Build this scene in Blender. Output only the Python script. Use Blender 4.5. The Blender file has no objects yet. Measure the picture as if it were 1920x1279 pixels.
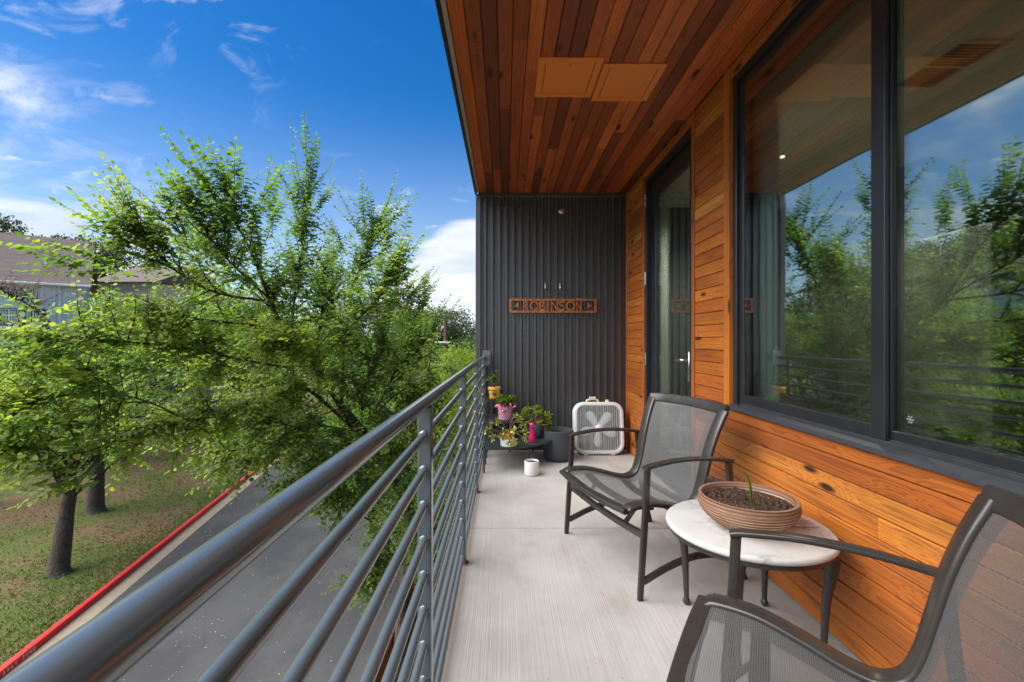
import bpy, math, random
import numpy as np
from mathutils import Vector, Matrix
R = math.radians
random.seed(7); rng = np.random.default_rng(7)
scene = bpy.context.scene
C = scene.collection

# ------------------------------------------------------------------ camera, sky, sun, exposure
FP, CX, CY, EYE = 853.3, 947.0, 638.0, 1.21          # focal length and vanishing point in photo pixels, eye height over deck
G = -5.4                                            # road level under the deck (deck top is z = 0)
cam_d = bpy.data.cameras.new('camera'); cam = bpy.data.objects.new('camera', cam_d); C.objects.link(cam)
cam.location = (0, 0, EYE); cam.rotation_euler = (R(90), 0, 0)
cam_d.sensor_width = 36; cam_d.lens = 36 * FP / 1920
cam_d.shift_x = (960 - CX) / 1920; cam_d.shift_y = (CY - 639.5) / 1920
cam_d.clip_start = 0.02; cam_d.clip_end = 3000
scene.camera = cam

SUN_EL, SUN_AZ = 50.0, 256.0     # azimuth clockwise from +Y: on the open side of the balcony
world = bpy.data.worlds.new('World'); scene.world = world; world.use_nodes = True
wn, wl = world.node_tree.nodes, world.node_tree.links
wn.clear()
def W(t, **k):
    n = wn.new(t)
    for a, b in k.items(): setattr(n, a, b)
    return n
def wmath(op, a, b=None, c=None):
    n = W('ShaderNodeMath', operation=op)
    for i, v in enumerate((a, b, c)):
        if v is None: continue
        if isinstance(v, (int, float)): n.inputs[i].default_value = v
        else: wl.new(v, n.inputs[i])
    return n.outputs[0]
sky = W('ShaderNodeTexSky', sky_type='NISHITA', sun_disc=False)
sky.sun_elevation = R(SUN_EL); sky.sun_rotation = R(SUN_AZ)
sky.air_density = 1.0; sky.dust_density = 0.35; sky.ozone_density = 3.5
tc = W('ShaderNodeTexCoord'); sep = W('ShaderNodeSeparateXYZ'); wl.new(tc.outputs['Generated'], sep.inputs[0])
den = wmath('ADD', wmath('MAXIMUM', sep.outputs[2], 0.0), 0.22)
cmb = W('ShaderNodeCombineXYZ')
wl.new(wmath('DIVIDE', sep.outputs[0], den), cmb.inputs[0]); wl.new(wmath('DIVIDE', sep.outputs[1], den), cmb.inputs[1])
def wnoise(scale, detail, rough, dist, off):
    mp = W('ShaderNodeMapping'); mp.inputs['Location'].default_value = off; mp.inputs['Rotation'].default_value = (0, 0, R(35))
    mp.inputs['Scale'].default_value = (1.0, 1.5, 1)
    wl.new(cmb.outputs[0], mp.inputs[0])
    n = W('ShaderNodeTexNoise'); wl.new(mp.outputs[0], n.inputs['Vector'])
    n.inputs['Scale'].default_value = scale; n.inputs['Detail'].default_value = detail
    n.inputs['Roughness'].default_value = rough; n.inputs['Distortion'].default_value = dist
    return n.outputs[0]
def wdot(d):
    v = Vector(d).normalized(); n = W('ShaderNodeVectorMath', operation='DOT_PRODUCT')
    wl.new(tc.outputs['Generated'], n.inputs[0]); n.inputs[1].default_value = v
    return n.outputs['Value']
def wramp(x, lo, hi):
    n = W('ShaderNodeMapRange', interpolation_type='SMOOTHSTEP')
    wl.new(x, n.inputs[0]); n.inputs[1].default_value = lo; n.inputs[2].default_value = hi
    return n.outputs[0]
big = wnoise(0.55, 7, 0.58, 0.5, (3.1, 1.7, 0)); wisp = wnoise(2.3, 8, 0.62, 0.9, (0.4, 5.2, 0))
gap = wramp(wdot((-.62, 1, .72)), .80, .96)                 # the blue opening between the cloud banks
low1 = wramp(wdot((-1.12, 1, .30)), .952, .992)
low2 = wramp(wdot((-.05, 1, .09)), .978, .994)
dens = wmath('ADD', wmath('MULTIPLY', big, .75), wmath('MULTIPLY', wisp, .45))
dens = wmath('SUBTRACT', dens, wmath('MULTIPLY', gap, .125))
dens = wmath('ADD', dens, wmath('ADD', wmath('MULTIPLY', low1, .17), wmath('MULTIPLY', low2, .30)))
cl = wramp(dens, .565, .80)
wsp2 = wnoise(3.4, 9, .60, 1.3, (2.6, 0.9, 0)); wpatch = wnoise(1.0, 2, .5, 0, (6.1, 3.3, 0))
cl = wmath('MAXIMUM', cl, wmath('MULTIPLY', wmath('MULTIPLY', wramp(wsp2, .53, .74), wramp(wpatch, .42, .58)), .85))
hz = wramp(sep.outputs[2], .48, -.02)
hs = W('ShaderNodeHueSaturation'); hs.inputs['Hue'].default_value = .506; hs.inputs['Saturation'].default_value = 1.40
hs.inputs['Value'].default_value = 1.3
wl.new(sky.outputs[0], hs.inputs['Color'])
def wmix(fac, a, b):
    n = W('ShaderNodeMix', data_type='RGBA')
    wl.new(fac, n.inputs[0])
    for i, v in ((6, a), (7, b)):
        if isinstance(v, tuple): n.inputs[i].default_value = (*v, 1)
        else: wl.new(v, n.inputs[i])
    return n.outputs[2]
shade = wmix(wramp(wnoise(1.1, 5, .55, .3, (8, 2, 0)), .35, .7), (6.2, 6.7, 7.4), (9.6, 9.7, 9.8))
col = wmix(wmath('MULTIPLY', hz, .5), hs.outputs[0], (6.5, 7.6, 8.8))
col = wmix(wmath('MULTIPLY', cl, .92), col, shade)
bg = W('ShaderNodeBackground'); bg.inputs[1].default_value = 0.052
wl.new(col, bg.inputs[0]); wo = W('ShaderNodeOutputWorld'); wl.new(bg.outputs[0], wo.inputs[0])

sun_d = bpy.data.lights.new('sun', 'SUN'); sun = bpy.data.objects.new('sun', sun_d); C.objects.link(sun)
sun_d.energy = 4.2; sun_d.angle = R(70); sun_d.color = (1, .965, .92)
sd = Vector((math.sin(R(SUN_AZ)) * math.cos(R(SUN_EL)), math.cos(R(SUN_AZ)) * math.cos(R(SUN_EL)), math.sin(R(SUN_EL))))
sun.rotation_euler = (-sd).to_track_quat('-Z', 'Y').to_euler(); sun.location = (-8, -6, 12)
vs = scene.view_settings
vs.view_transform = 'Standard'; vs.look = 'None'; vs.gamma = 1; vs.use_curve_mapping = False; vs.exposure = 1.33
scene.render.engine = 'CYCLES'; scene.cycles.max_bounces = 8; scene.cycles.transparent_max_bounces = 12
scene.cycles.diffuse_bounces = 5; scene.cycles.glossy_bounces = 4

# ------------------------------------------------------------------ helpers
def wp(px, py, Y): return Vector(((px - CX) / FP * Y, Y, EYE - (py - CY) / FP * Y))

class NT:
    """small node-tree writer"""
    def __init__(s, name):
        s.m = bpy.data.materials.new(name); s.m.use_nodes = True
        s.n, s.l = s.m.node_tree.nodes, s.m.node_tree.links
        s.b = s.n['Principled BSDF']; s.out = s.n['Material Output']
        s._tc = None
    def node(s, t, **k):
        n = s.n.new(t)
        for a, b in k.items(): setattr(n, a, b)
        return n
    def put(s, v, sock):
        if isinstance(v, (int, float)): sock.default_value = v
        elif isinstance(v, (tuple, list)):
            sock.default_value = (*v, 1) if len(v) == 3 and sock.type == 'RGBA' else tuple(v)
        else: s.l.new(v, sock)
    def math(s, op, *a):
        n = s.node('ShaderNodeMath', operation=op)
        for i, v in enumerate(a): s.put(v, n.inputs[i])
        return n.outputs[0]
    def coord(s, which='Object'):
        if s._tc is None: s._tc = s.node('ShaderNodeTexCoord')
        return s._tc.outputs[which]
    def rnd(s): return s.node('ShaderNodeObjectInfo').outputs['Random']
    def mapped(s, scale=(1, 1, 1), loc=(0, 0, 0), vec=None, rot=(0, 0, 0), jitter=None):
        v = vec or s.coord()
        if jitter is not None:
            c = s.node('ShaderNodeCombineXYZ')
            for i, k in enumerate((37.0, 91.0, 53.0)): s.l.new(s.math('MULTIPLY', jitter, k), c.inputs[i])
            a = s.node('ShaderNodeVectorMath', operation='ADD'); s.l.new(v, a.inputs[0]); s.l.new(c.outputs[0], a.inputs[1]); v = a.outputs[0]
        m = s.node('ShaderNodeMapping'); s.l.new(v, m.inputs[0])
        m.inputs['Scale'].default_value = scale; m.inputs['Location'].default_value = loc; m.inputs['Rotation'].default_value = rot
        return m.outputs[0]
    def noise(s, vec, scale=1, detail=3, rough=.5, dist=0):
        n = s.node('ShaderNodeTexNoise'); s.l.new(vec, n.inputs['Vector'])
        for k, v in (('Scale', scale), ('Detail', detail), ('Roughness', rough), ('Distortion', dist)): n.inputs[k].default_value = v
        return n.outputs[0]
    def voro(s, vec, scale=1, feature='F1'):
        n = s.node('ShaderNodeTexVoronoi', feature=feature); s.l.new(vec, n.inputs['Vector']); n.inputs['Scale'].default_value = scale
        return n
    def step(s, x, lo, hi, a=0, b=1):
        n = s.node('ShaderNodeMapRange', interpolation_type='SMOOTHSTEP')
        s.put(x, n.inputs[0]); n.inputs[1].default_value = lo; n.inputs[2].default_value = hi
        n.inputs[3].default_value = a; n.inputs[4].default_value = b
        return n.outputs[0]
    def mix(s, f, a, b, mode='MIX'):
        n = s.node('ShaderNodeMix', data_type='RGBA', blend_type=mode); s.put(f, n.inputs[0]); s.put(a, n.inputs[6]); s.put(b, n.inputs[7])
        return n.outputs[2]
    def ramp(s, x, stops):
        n = s.node('ShaderNodeValToRGB'); s.l.new(x, n.inputs[0]); e = n.color_ramp.elements
        while len(e) < len(stops): e.new(.5)
        for i, (p, c) in enumerate(stops): e[i].position = p; e[i].color = (*c, 1)
        return n.outputs[0]
    def bump(s, h, dist=.002, strength=1.0):
        n = s.node('ShaderNodeBump'); s.l.new(h, n.inputs['Height']); n.inputs['Distance'].default_value = dist; n.inputs['Strength'].default_value = strength
        s.l.new(n.outputs[0], s.b.inputs['Normal'])
    def set(s, color=None, rough=None, metal=None, spec=None, **k):
        for nm, v in (('Base Color', color), ('Roughness', rough), ('Metallic', metal), ('Specular IOR Level', spec)):
            if v is not None: s.put(v, s.b.inputs[nm])
        for nm, v in k.items(): s.put(v, s.b.inputs[nm.replace('_', ' ')])
        return s.m

def paint(name, col, rough=.5, metal=0, var=.12, nscale=6, spec=.5, bumpd=0):
    t = NT(name); n = t.noise(t.mapped(), nscale, 5, .6)
    c = t.mix(n, tuple(x * (1 - var) for x in col), tuple(min(1, x * (1 + var)) for x in col))
    t.set(c, t.step(n, .2, .8, max(.05, rough - .07), rough + .07), metal, spec)
    if bumpd: t.bump(t.noise(t.mapped(), nscale * 30, 2), bumpd)
    return t.m

# ------------------------------------------------------------------ materials
M = {}
def wood(name, vertical=False, tones=None):
    t = NT(name); r = t.rnd()
    ax = (lambda a, b: (a, a, b)) if vertical else (lambda a, b: (a, b, a))
    base = t.ramp(r, tones or [(0, (.36, .090, .013)), (.2, (.47, .125, .016)), (.5, (.54, .155, .019)), (.8, (.58, .18, .022)), (.93, (.60, .215, .032)), (1, (.66, .29, .055))])
    v1 = t.mapped(ax(26, .42), jitter=r); f = t.noise(v1, 1, 2.0, .45, .15)
    kn = t.voro(t.mapped(ax(8.0, 2.6), jitter=r), 1).outputs['Distance']
    kmask = t.step(kn, .185, .08); khalo = t.step(kn, .5, .0)
    ph = t.math('ADD', t.math('MULTIPLY', f, 9.0), t.math('MULTIPLY', khalo, 4.5))
    rings = t.math('FRACT', ph); rings = t.step(rings, .55, .97)
    fib = t.noise(t.mapped(ax(210, 1.4), jitter=r), 1, 3, .6)
    blot = t.noise(t.mapped(ax(4, 1.1), jitter=r), 1, 3, .55)
    c = t.mix(t.step(blot, .3, .72), t.mix(.45, base, (.12, .035, .012)), base)
    c = t.mix(t.math('MULTIPLY', rings, .62), c, t.mix(.72, c, (.05, .014, .006)))
    c = t.mix(t.step(fib, .35, .75, 0, .36), c, (.09, .028, .01))
    c = t.mix(kmask, c, (.032, .012, .006))
    t.set(c, t.step(fib, .2, .8, .36, .55), 0, .42)
    t.bump(t.math('ADD', t.math('MULTIPLY', fib, .4), t.math('MULTIPLY', rings, -.5)), .0012, .6)
    return t.m
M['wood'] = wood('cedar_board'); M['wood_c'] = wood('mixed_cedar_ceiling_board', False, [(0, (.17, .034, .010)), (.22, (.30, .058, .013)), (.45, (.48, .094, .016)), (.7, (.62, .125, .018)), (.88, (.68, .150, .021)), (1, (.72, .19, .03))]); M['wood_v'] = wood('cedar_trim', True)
M['gap'] = paint('dark_backing', (.012, .008, .006), .9)
M['rail'] = paint('grey_rail_paint', (.125, .150, .165), .13, .45, .03, 3, 1.0)
M['charcoal'] = paint('charcoal_ribbed_steel', (.105, .104, .108), .30, .6, .03, 1, .5)
M['black_alu'] = paint('black_aluminium', (.030, .031, .036), .38, .4, .12, 8, .5)
M['alu_sill'] = paint('grey_black_sill', (.055, .057, .064), .45, .4, .2, 14, .5)
M['stand'] = paint('stand_black_metal', (.05, .058, .066), .38, .3, .15, 30)
M['panel'] = paint('terracotta_painted_steel', (.72, .20, .028), .45, 0, .06, 5)
M['nickel'] = paint('brushed_nickel', (.62, .60, .56), .28, 1, .06, 60)
M['tan_trim'] = paint('tan_drip_edge', (.33, .28, .22), .5, 0, .1, 12)
M['bronze'] = paint('bronze_powder_coat', (.050, .043, .037), .30, .35, .08, 9, .55)
M['white_plastic'] = paint('fan_white', (.66, .67, .66), .38, 0, .06, 9)
M['fan_blade'] = paint('fan_blade_pale_grey', (.62, .66, .68), .45, 0, .08, 9)
M['cream'] = paint('yellowed_cream_plastic', (.72, .55, .26), .45, 0, .12, 20)
M['pot_grey'] = paint('charcoal_planter_clay', (.060, .063, .072), .72, 0, .12, 14, .3, .0005)
M['yellow_pot'] = paint('yellow_glaze', (.66, .37, .045), .3, 0, .14, 18)
M['white_ceramic'] = paint('white_ceramic', (.72, .71, .68), .3, 0, .05, 12)
M['gold'] = paint('gold_foil', (.78, .44, .09), .25, .9, .35, 60)
M['stem'] = paint('brown_stem', (.20, .12, .07), .8, 0, .3, 40)
M['pink'] = paint('pink_tissue', (.80, .20, .36), .6, 0, .2, 25)
M['black_iron'] = paint('black_iron', (.015, .015, .017), .5, .3)
M['white_paint'] = paint('white_trim_paint', (.70, .71, .72), .5, 0, .05)
M['beige_stucco'] = paint('beige_stucco', (.62, .50, .39), .9, 0, .1, 3)
M['drywall'] = paint('warm_white_drywall', (.70, .68, .60), .85, 0, .03, 3)
M['shade_fab'] = paint('pale_shade', (.50, .55, .50), .7, 0, .05)
M['curtain'] = paint('white_curtain', (.78, .82, .78), .8, 0, .03)
M['sticker'] = paint('frosted_sticker', (.30, .34, .33), .6, 0, .1)
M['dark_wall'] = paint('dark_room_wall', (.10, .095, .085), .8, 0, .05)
M['cabinet'] = paint('pale_cabinet', (.26, .26, .22), .5, 0, .04)
M['int_floor'] = paint('room_floor', (.38, .34, .28), .4, 0, .2, 4)
M['seal'] = paint('curb_gutter_concrete', (.27, .215, .155), .9, 0, .25, 5, .3, .002)
M['white_mark'] = paint('faded_white_lettering', (.66, .62, .60), .8, 0, .25, 60)
M['dirt'] = paint('potting_grit', (.05, .032, .022), .95, 0, .5, 90)

def m_concrete():
    t = NT('brushed_concrete')
    br = t.noise(t.mapped((150, .9, 1)), 1, 3, .6); big = t.noise(t.mapped((1.6, 1.2, 1)), 1, 5, .6)
    st = t.noise(t.mapped((5, 3, 1), (9, 4, 0)), 1, 5, .7); sp = t.voro(t.mapped((16, 16, 1)), 1).outputs['Distance']
    c = t.mix(t.step(big, .3, .7), (.325, .308, .282), (.43, .41, .385))
    c = t.mix(t.step(br, .35, .75, 0, .24), c, (.24, .22, .20))
    s3 = t.noise(t.mapped((2.2, 1.0, 1), (3, 8, 0)), 1, 7, .68); c = t.mix(t.step(s3, .54, .72, 0, .35), c, (.24, .20, .16))
    c = t.mix(t.step(st, .52, .76, 0, .5), c, (.27, .215, .16))
    c = t.mix(t.step(sp, .055, .03, 0, .7), c, (.10, .085, .07))
    ex = t.node('ShaderNodeSeparateXYZ'); t.l.new(t.coord(), ex.inputs[0])
    ed = t.math('ADD', ex.outputs[0], t.math('MULTIPLY', t.math('SUBTRACT', st, .5), .09))
    c = t.mix(t.step(ed, -.185, -.25, 0, .75), c, (.33, .26, .185))          # worn, rain-stained outer lip
    t.set(c, .85, 0, .3); t.bump(br, .0022, .8)
    return t.m
M['concrete'] = m_concrete()
def m_asphalt():
    t = NT('asphalt'); a = t.noise(t.mapped((28, 28, 28)), 1, 5, .8); b = t.noise(t.mapped((.5, .35, 1)), 1, 6, .65)
    v = t.voro(t.mapped((.35, .35, 1), rot=(0, 0, .4)), 1, 'DISTANCE_TO_EDGE').outputs['Distance']
    wv = t.math('ADD', v, t.math('MULTIPLY', t.math('SUBTRACT', t.noise(t.mapped((3, 3, 3)), 1, 4), .5), .06))
    c = t.mix(a, (.026, .026, .029), (.056, .055, .057)); c = t.mix(t.step(b, .40, .62, 0, .6), c, (.075, .074, .073))
    c = t.mix(t.step(wv, .005, .001, 0, .25), c, (.03, .03, .032))
    st = t.noise(t.mapped((6, .8, 1), rot=(0, 0, -.19)), 1, 5, .7); c = t.mix(t.step(st, .5, .75, 0, .4), c, (.035, .035, .038))
    t.set(c, .8, 0, .35); t.bump(a, .004); return t.m
M['asphalt'] = m_asphalt()
def m_lawn():
    t = NT('leaf_littered_lawn'); a = t.noise(t.mapped((.55, .55, .55)), 1, 5, .65); b = t.noise(t.mapped((14, 14, 14)), 1, 4, .7)
    g = t.mix(b, (.045, .062, .014), (.115, .135, .035)); l = t.mix(b, (.075, .045, .024), (.225, .145, .085))
    c = t.mix(t.step(t.math('ADD', a, t.math('MULTIPLY', t.math('SUBTRACT', b, .5), .5)), .44, .6), g, l)
    t.set(c, .95, 0, .2); t.bump(b, .03); return t.m
M['lawn'] = m_lawn()
def m_red():
    t = NT('red_curb_paint'); a = t.noise(t.mapped((7, 7, 7)), 1, 6, .7); b = t.noise(t.mapped((60, 60, 60)), 1, 2)
    c = t.mix(a, (.52, .016, .018), (.66, .035, .03)); c = t.mix(t.step(a, .62, .72, 0, .6), c, (.34, .20, .16)); c = t.mix(t.step(t.noise(t.mapped((2, 2, 2)), 1, 6, .7), .52, .7, 0, .45), c, (.25, .02, .02))
    t.set(c, .55, 0, .4); t.bump(b, .003); return t.m
M['red'] = m_red()
def m_glass(name, tint, refl):
    t = NT(name); t.n.remove(t.b)
    tr = t.node('ShaderNodeBsdfTransparent'); tr.inputs[0].default_value = (*tint, 1)
    gl = t.node('ShaderNodeBsdfGlossy'); gl.inputs['Roughness'].default_value = .0; gl.inputs[0].default_value = (.88, .97, .95, 1)
    wav = t.noise(t.mapped((1.2, 1.2, 2.2)), 1, 1); bp = t.node('ShaderNodeBump'); bp.inputs['Distance'].default_value = .004; bp.inputs['Strength'].default_value = .35
    t.l.new(wav, bp.inputs['Height']); t.l.new(bp.outputs[0], gl.inputs['Normal'])
    fr = t.node('ShaderNodeFresnel'); fr.inputs[0].default_value = 1.55
    f = t.math('MINIMUM', t.math('ADD', t.math('MULTIPLY', fr.outputs[0], 1.0), refl), .92)
    mx = t.node('ShaderNodeMixShader'); t.l.new(f, mx.inputs[0]); t.l.new(tr.outputs[0], mx.inputs[1]); t.l.new(gl.outputs[0], mx.inputs[2])
    t.l.new(mx.outputs[0], t.out.inputs[0]); return t.m
M['glass'] = m_glass('coated_window_glass', (.95, .985, .97), .19)
M['house_glass'] = m_glass('house_window_glass', (.7, .8, .8), .15)
def m_sling():
    t = NT('woven_sling'); uv = t.coord('UV')
    br = t.node('ShaderNodeTexBrick'); t.l.new(uv, br.inputs['Vector'])
    br.inputs['Scale'].default_value = 1; br.inputs['Mortar Size'].default_value = .00095; br.inputs['Mortar Smooth'].default_value = .3
    br.inputs['Brick Width'].default_value = .0075; br.inputs['Row Height'].default_value = .0055
    n = t.noise(t.mapped((400, 400, 400)), 1, 2)
    c = t.mix(n, (.058, .057, .055), (.125, .122, .118)); t.set(c, .5, 0, .4)
    mo = br.outputs['Fac']
    tr = t.node('ShaderNodeBsdfTransparent'); mx = t.node('ShaderNodeMixShader')
    t.l.new(t.step(mo, .2, .9, .02, .54), mx.inputs[0]); t.l.new(t.b.outputs[0], mx.inputs[1]); t.l.new(tr.outputs[0], mx.inputs[2])
    t.l.new(mx.outputs[0], t.out.inputs[0]); return t.m
M['sling'] = m_sling()
def m_marble(name, a, b, sc):
    t = NT(name); n = t.noise(t.mapped((sc, sc, sc)), 1, 7, .62, 1.4)
    v = t.math('ABSOLUTE', t.math('SUBTRACT', n, .5)); sm = t.noise(t.mapped((sc * .8, sc * .8, sc)), 1, 4)
    f = t.math('MULTIPLY', t.step(v, .045, .0), t.step(sm, .45, .7)); c = t.mix(t.math('MULTIPLY', f, .6), a, b)
    s2 = t.noise(t.mapped((sc * 3, sc * 3, sc)), 1, 6, .7); c = t.mix(t.step(s2, .62, .8, 0, .5), c, (.34, .29, .25))
    t.set(c, .32, 0, .45); return t.m
M['marble'] = m_marble('table_marble', (.50, .485, .455), (.17, .16, .15), 5)
M['marble_pot'] = m_marble('marbled_pot', (.70, .69, .66), (.45, .44, .43), 16)
def m_bowl():
    t = NT('rusty_ribbed_glaze'); s = t.node('ShaderNodeSeparateXYZ'); t.l.new(t.coord(), s.inputs[0])
    n = t.noise(t.mapped((9, 9, 9)), 1, 7, .72); w = t.math('SINE', t.math('MULTIPLY', s.outputs[2], 2 * math.pi / .0125))
    f = t.step(t.math('ADD', t.math('MULTIPLY', w, .32), n), .36, .66)
    c = t.mix(f, t.mix(n, (.10, .034, .012), (.30, .105, .035)), (.50, .425, .31))
    up = t.math('ADD', s.outputs[2], t.math('MULTIPLY', t.math('SUBTRACT', n, .5), .10))
    c = t.mix(t.step(up, .075, .115, 0, .75), c, t.mix(n, (.20, .065, .024), (.075, .035, .02)))
    t.set(c, .6, 0, .35); t.bump(n, .002); return t.m
M['bowl'] = m_bowl()
def m_soil():
    t = NT('potting_soil'); n = t.noise(t.mapped((70, 70, 70)), 1, 4, .7); v = t.voro(t.mapped((95, 95, 95)), 1)
    c = t.mix(n, (.016, .008, .005), (.085, .043, .025)); c = t.mix(t.step(v.outputs['Distance'], .22, .12, 0, .8), c, (.30, .21, .15))
    t.set(c, .9, 0, .3); t.bump(n, .006); return t.m
M['soil'] = m_soil()
def m_rust():
    t = NT('rusted_steel'); n = t.noise(t.mapped((22, 22, 22)), 1, 6, .7)
    t.set(t.ramp(n, [(.25, (.085, .030, .014)), (.5, (.30, .095, .026)), (.72, (.46, .17, .04)), (.9, (.40, .24, .15))]), .75, .2); t.bump(n, .002); return t.m
M['rust'] = m_rust()
def m_dots():
    t = NT('pink_with_dark_dots'); s = t.node('ShaderNodeSeparateXYZ'); t.l.new(t.coord(), s.inputs[0])
    a = t.math('ARCTAN2', s.outputs[1], s.outputs[0]); c = t.node('ShaderNodeCombineXYZ')
    t.l.new(t.math('MULTIPLY', a, .075 / .019), c.inputs[0]); t.l.new(t.math('MULTIPLY', s.outputs[2], 1 / .019), c.inputs[1])
    m = t.mapped(vec=c.outputs[0], rot=(0, 0, R(45)))
    v = t.node('ShaderNodeTexVoronoi'); v.inputs['Randomness'].default_value = 0; v.inputs['Scale'].default_value = 1.0; t.l.new(m, v.inputs['Vector'])
    # a flat plane through the cell centres keeps every dot round
    t.set(t.mix(t.step(v.outputs['Distance'], .42, .36), (.78, .42, .52), (.16, .012, .06)), .5, 0, .4); return t.m
M['dots'] = m_dots()
def m_magenta():
    t = NT('magenta_glass'); t.set((.82, .015, .25), .12, 0, .6); t.b.inputs['Transmission Weight'].default_value = .45; return t.m
M['magenta'] = m_magenta()
def m_bark(name, a, b, sc=1):
    t = NT(name); n = t.noise(t.mapped((16 * sc, 16 * sc, 3.5 * sc)), 1, 6, .7); v = t.voro(t.mapped((14 * sc, 14 * sc, 4 * sc)), 1, 'DISTANCE_TO_EDGE').outputs['Distance']
    c = t.mix(n, a, b); c = t.mix(t.step(v, .12, .0, 0, .6), c, tuple(x * .35 for x in a)); t.set(c, .92, 0, .2)
    t.bump(t.math('ADD', n, v), .02); return t.m
M['bark'] = m_bark('elm_bark', (.065, .042, .028), (.17, .115, .08))
M['oak_bark'] = m_bark('oak_bark', (.045, .036, .028), (.115, .095, .075))
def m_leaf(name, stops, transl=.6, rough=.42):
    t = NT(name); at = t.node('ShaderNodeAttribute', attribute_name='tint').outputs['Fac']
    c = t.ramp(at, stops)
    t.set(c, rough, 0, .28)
    tl = t.node('ShaderNodeBsdfTranslucent'); t.l.new(t.mix(.5, c, (.30, .42, .03), 'OVERLAY'), tl.inputs[0])
    mx = t.node('ShaderNodeMixShader'); mx.inputs[0].default_value = transl
    t.l.new(t.b.outputs[0], mx.inputs[1]); t.l.new(tl.outputs[0], mx.inputs[2]); t.l.new(mx.outputs[0], t.out.inputs[0]); return t.m
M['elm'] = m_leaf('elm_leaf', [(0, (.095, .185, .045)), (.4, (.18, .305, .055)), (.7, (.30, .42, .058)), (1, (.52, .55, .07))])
M['oak'] = m_leaf('oak_leaf', [(0, (.075, .130, .036)), (.5, (.165, .255, .055)), (1, (.30, .38, .075))])
M['lime'] = m_leaf('lime_leaf', [(0, (.060, .125, .020)), (.5, (.150, .250, .030)), (1, (.36, .42, .045))])
M['far'] = m_leaf('far_oak_leaf', [(0, (.028, .045, .022)), (.5, (.06, .09, .036)), (1, (.11, .145, .05))], .3)
M['brownleaf'] = m_leaf('dry_leaf', [(0, (.085, .035, .018)), (.5, (.19, .085, .045)), (1, (.33, .20, .10))], .2, .8)
M['jade'] = m_leaf('succulent_leaf', [(0, (.15, .20, .04)), (.5, (.34, .38, .07)), (.8, (.50, .48, .09)), (1, (.55, .33, .07))], .15, .4)
M['grass'] = m_leaf('grass_blade', [(0, (.075, .12, .022)), (.5, (.15, .21, .035)), (1, (.27, .30, .07))], .3, .7)
M['pale'] = m_leaf('pale_fallen_leaf', [(0, (.25, .16, .06)), (.5, (.42, .34, .14)), (1, (.55, .50, .28))], .1, .8)
M['shingle'] = None
def m_shingle():
    t = NT('brown_shingle'); br = t.node('ShaderNodeTexBrick'); t.l.new(t.coord('UV'), br.inputs['Vector'])
    br.inputs['Scale'].default_value = 1; br.inputs['Brick Width'].default_value = .9; br.inputs['Row Height'].default_value = .14; br.inputs['Mortar Size'].default_value = .012
    br.inputs['Color1'].default_value = (.115, .098, .088, 1); br.inputs['Color2'].default_value = (.165, .145, .132, 1); br.inputs['Mortar'].default_value = (.11, .075, .06, 1)
    n = t.noise(t.mapped((2, 2, 2)), 1, 5); t.set(t.mix(.25, br.outputs[0], t.mix(n, (.08, .06, .05), (.20, .16, .14))), .95, 0, .15); return t.m
M['shingle'] = m_shingle()
M['siding'] = paint('blue_grey_siding', (.64, .66, .69), .7, 0, .06, 4)
M['white_wall'] = paint('pale_render', (.60, .62, .64), .8, 0, .06, 2)
def m_emit(name, c, s):
    t = NT(name); t.set((.8, .8, .8)); t.put(c, t.b.inputs['Emission Color']); t.b.inputs['Emission Strength'].default_value = s; return t.m
M['lamp'] = m_emit('warm_downlight', (1, .50, .14), .55)
def m_coaster():
    t = NT('lavender_print'); s = t.voro(t.mapped((120, 120, 1)), 1); n = t.noise(t.mapped((30, 30, 1), (3, 1, 0)), 1, 3)
    f = t.math('MULTIPLY', t.step(s.outputs['Distance'], .5, .25), t.step(n, .42, .55))
    t.set(t.mix(f, (.55, .44, .40), (.34, .17, .42)), .5); return t.m
M['coaster'] = m_coaster()

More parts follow.
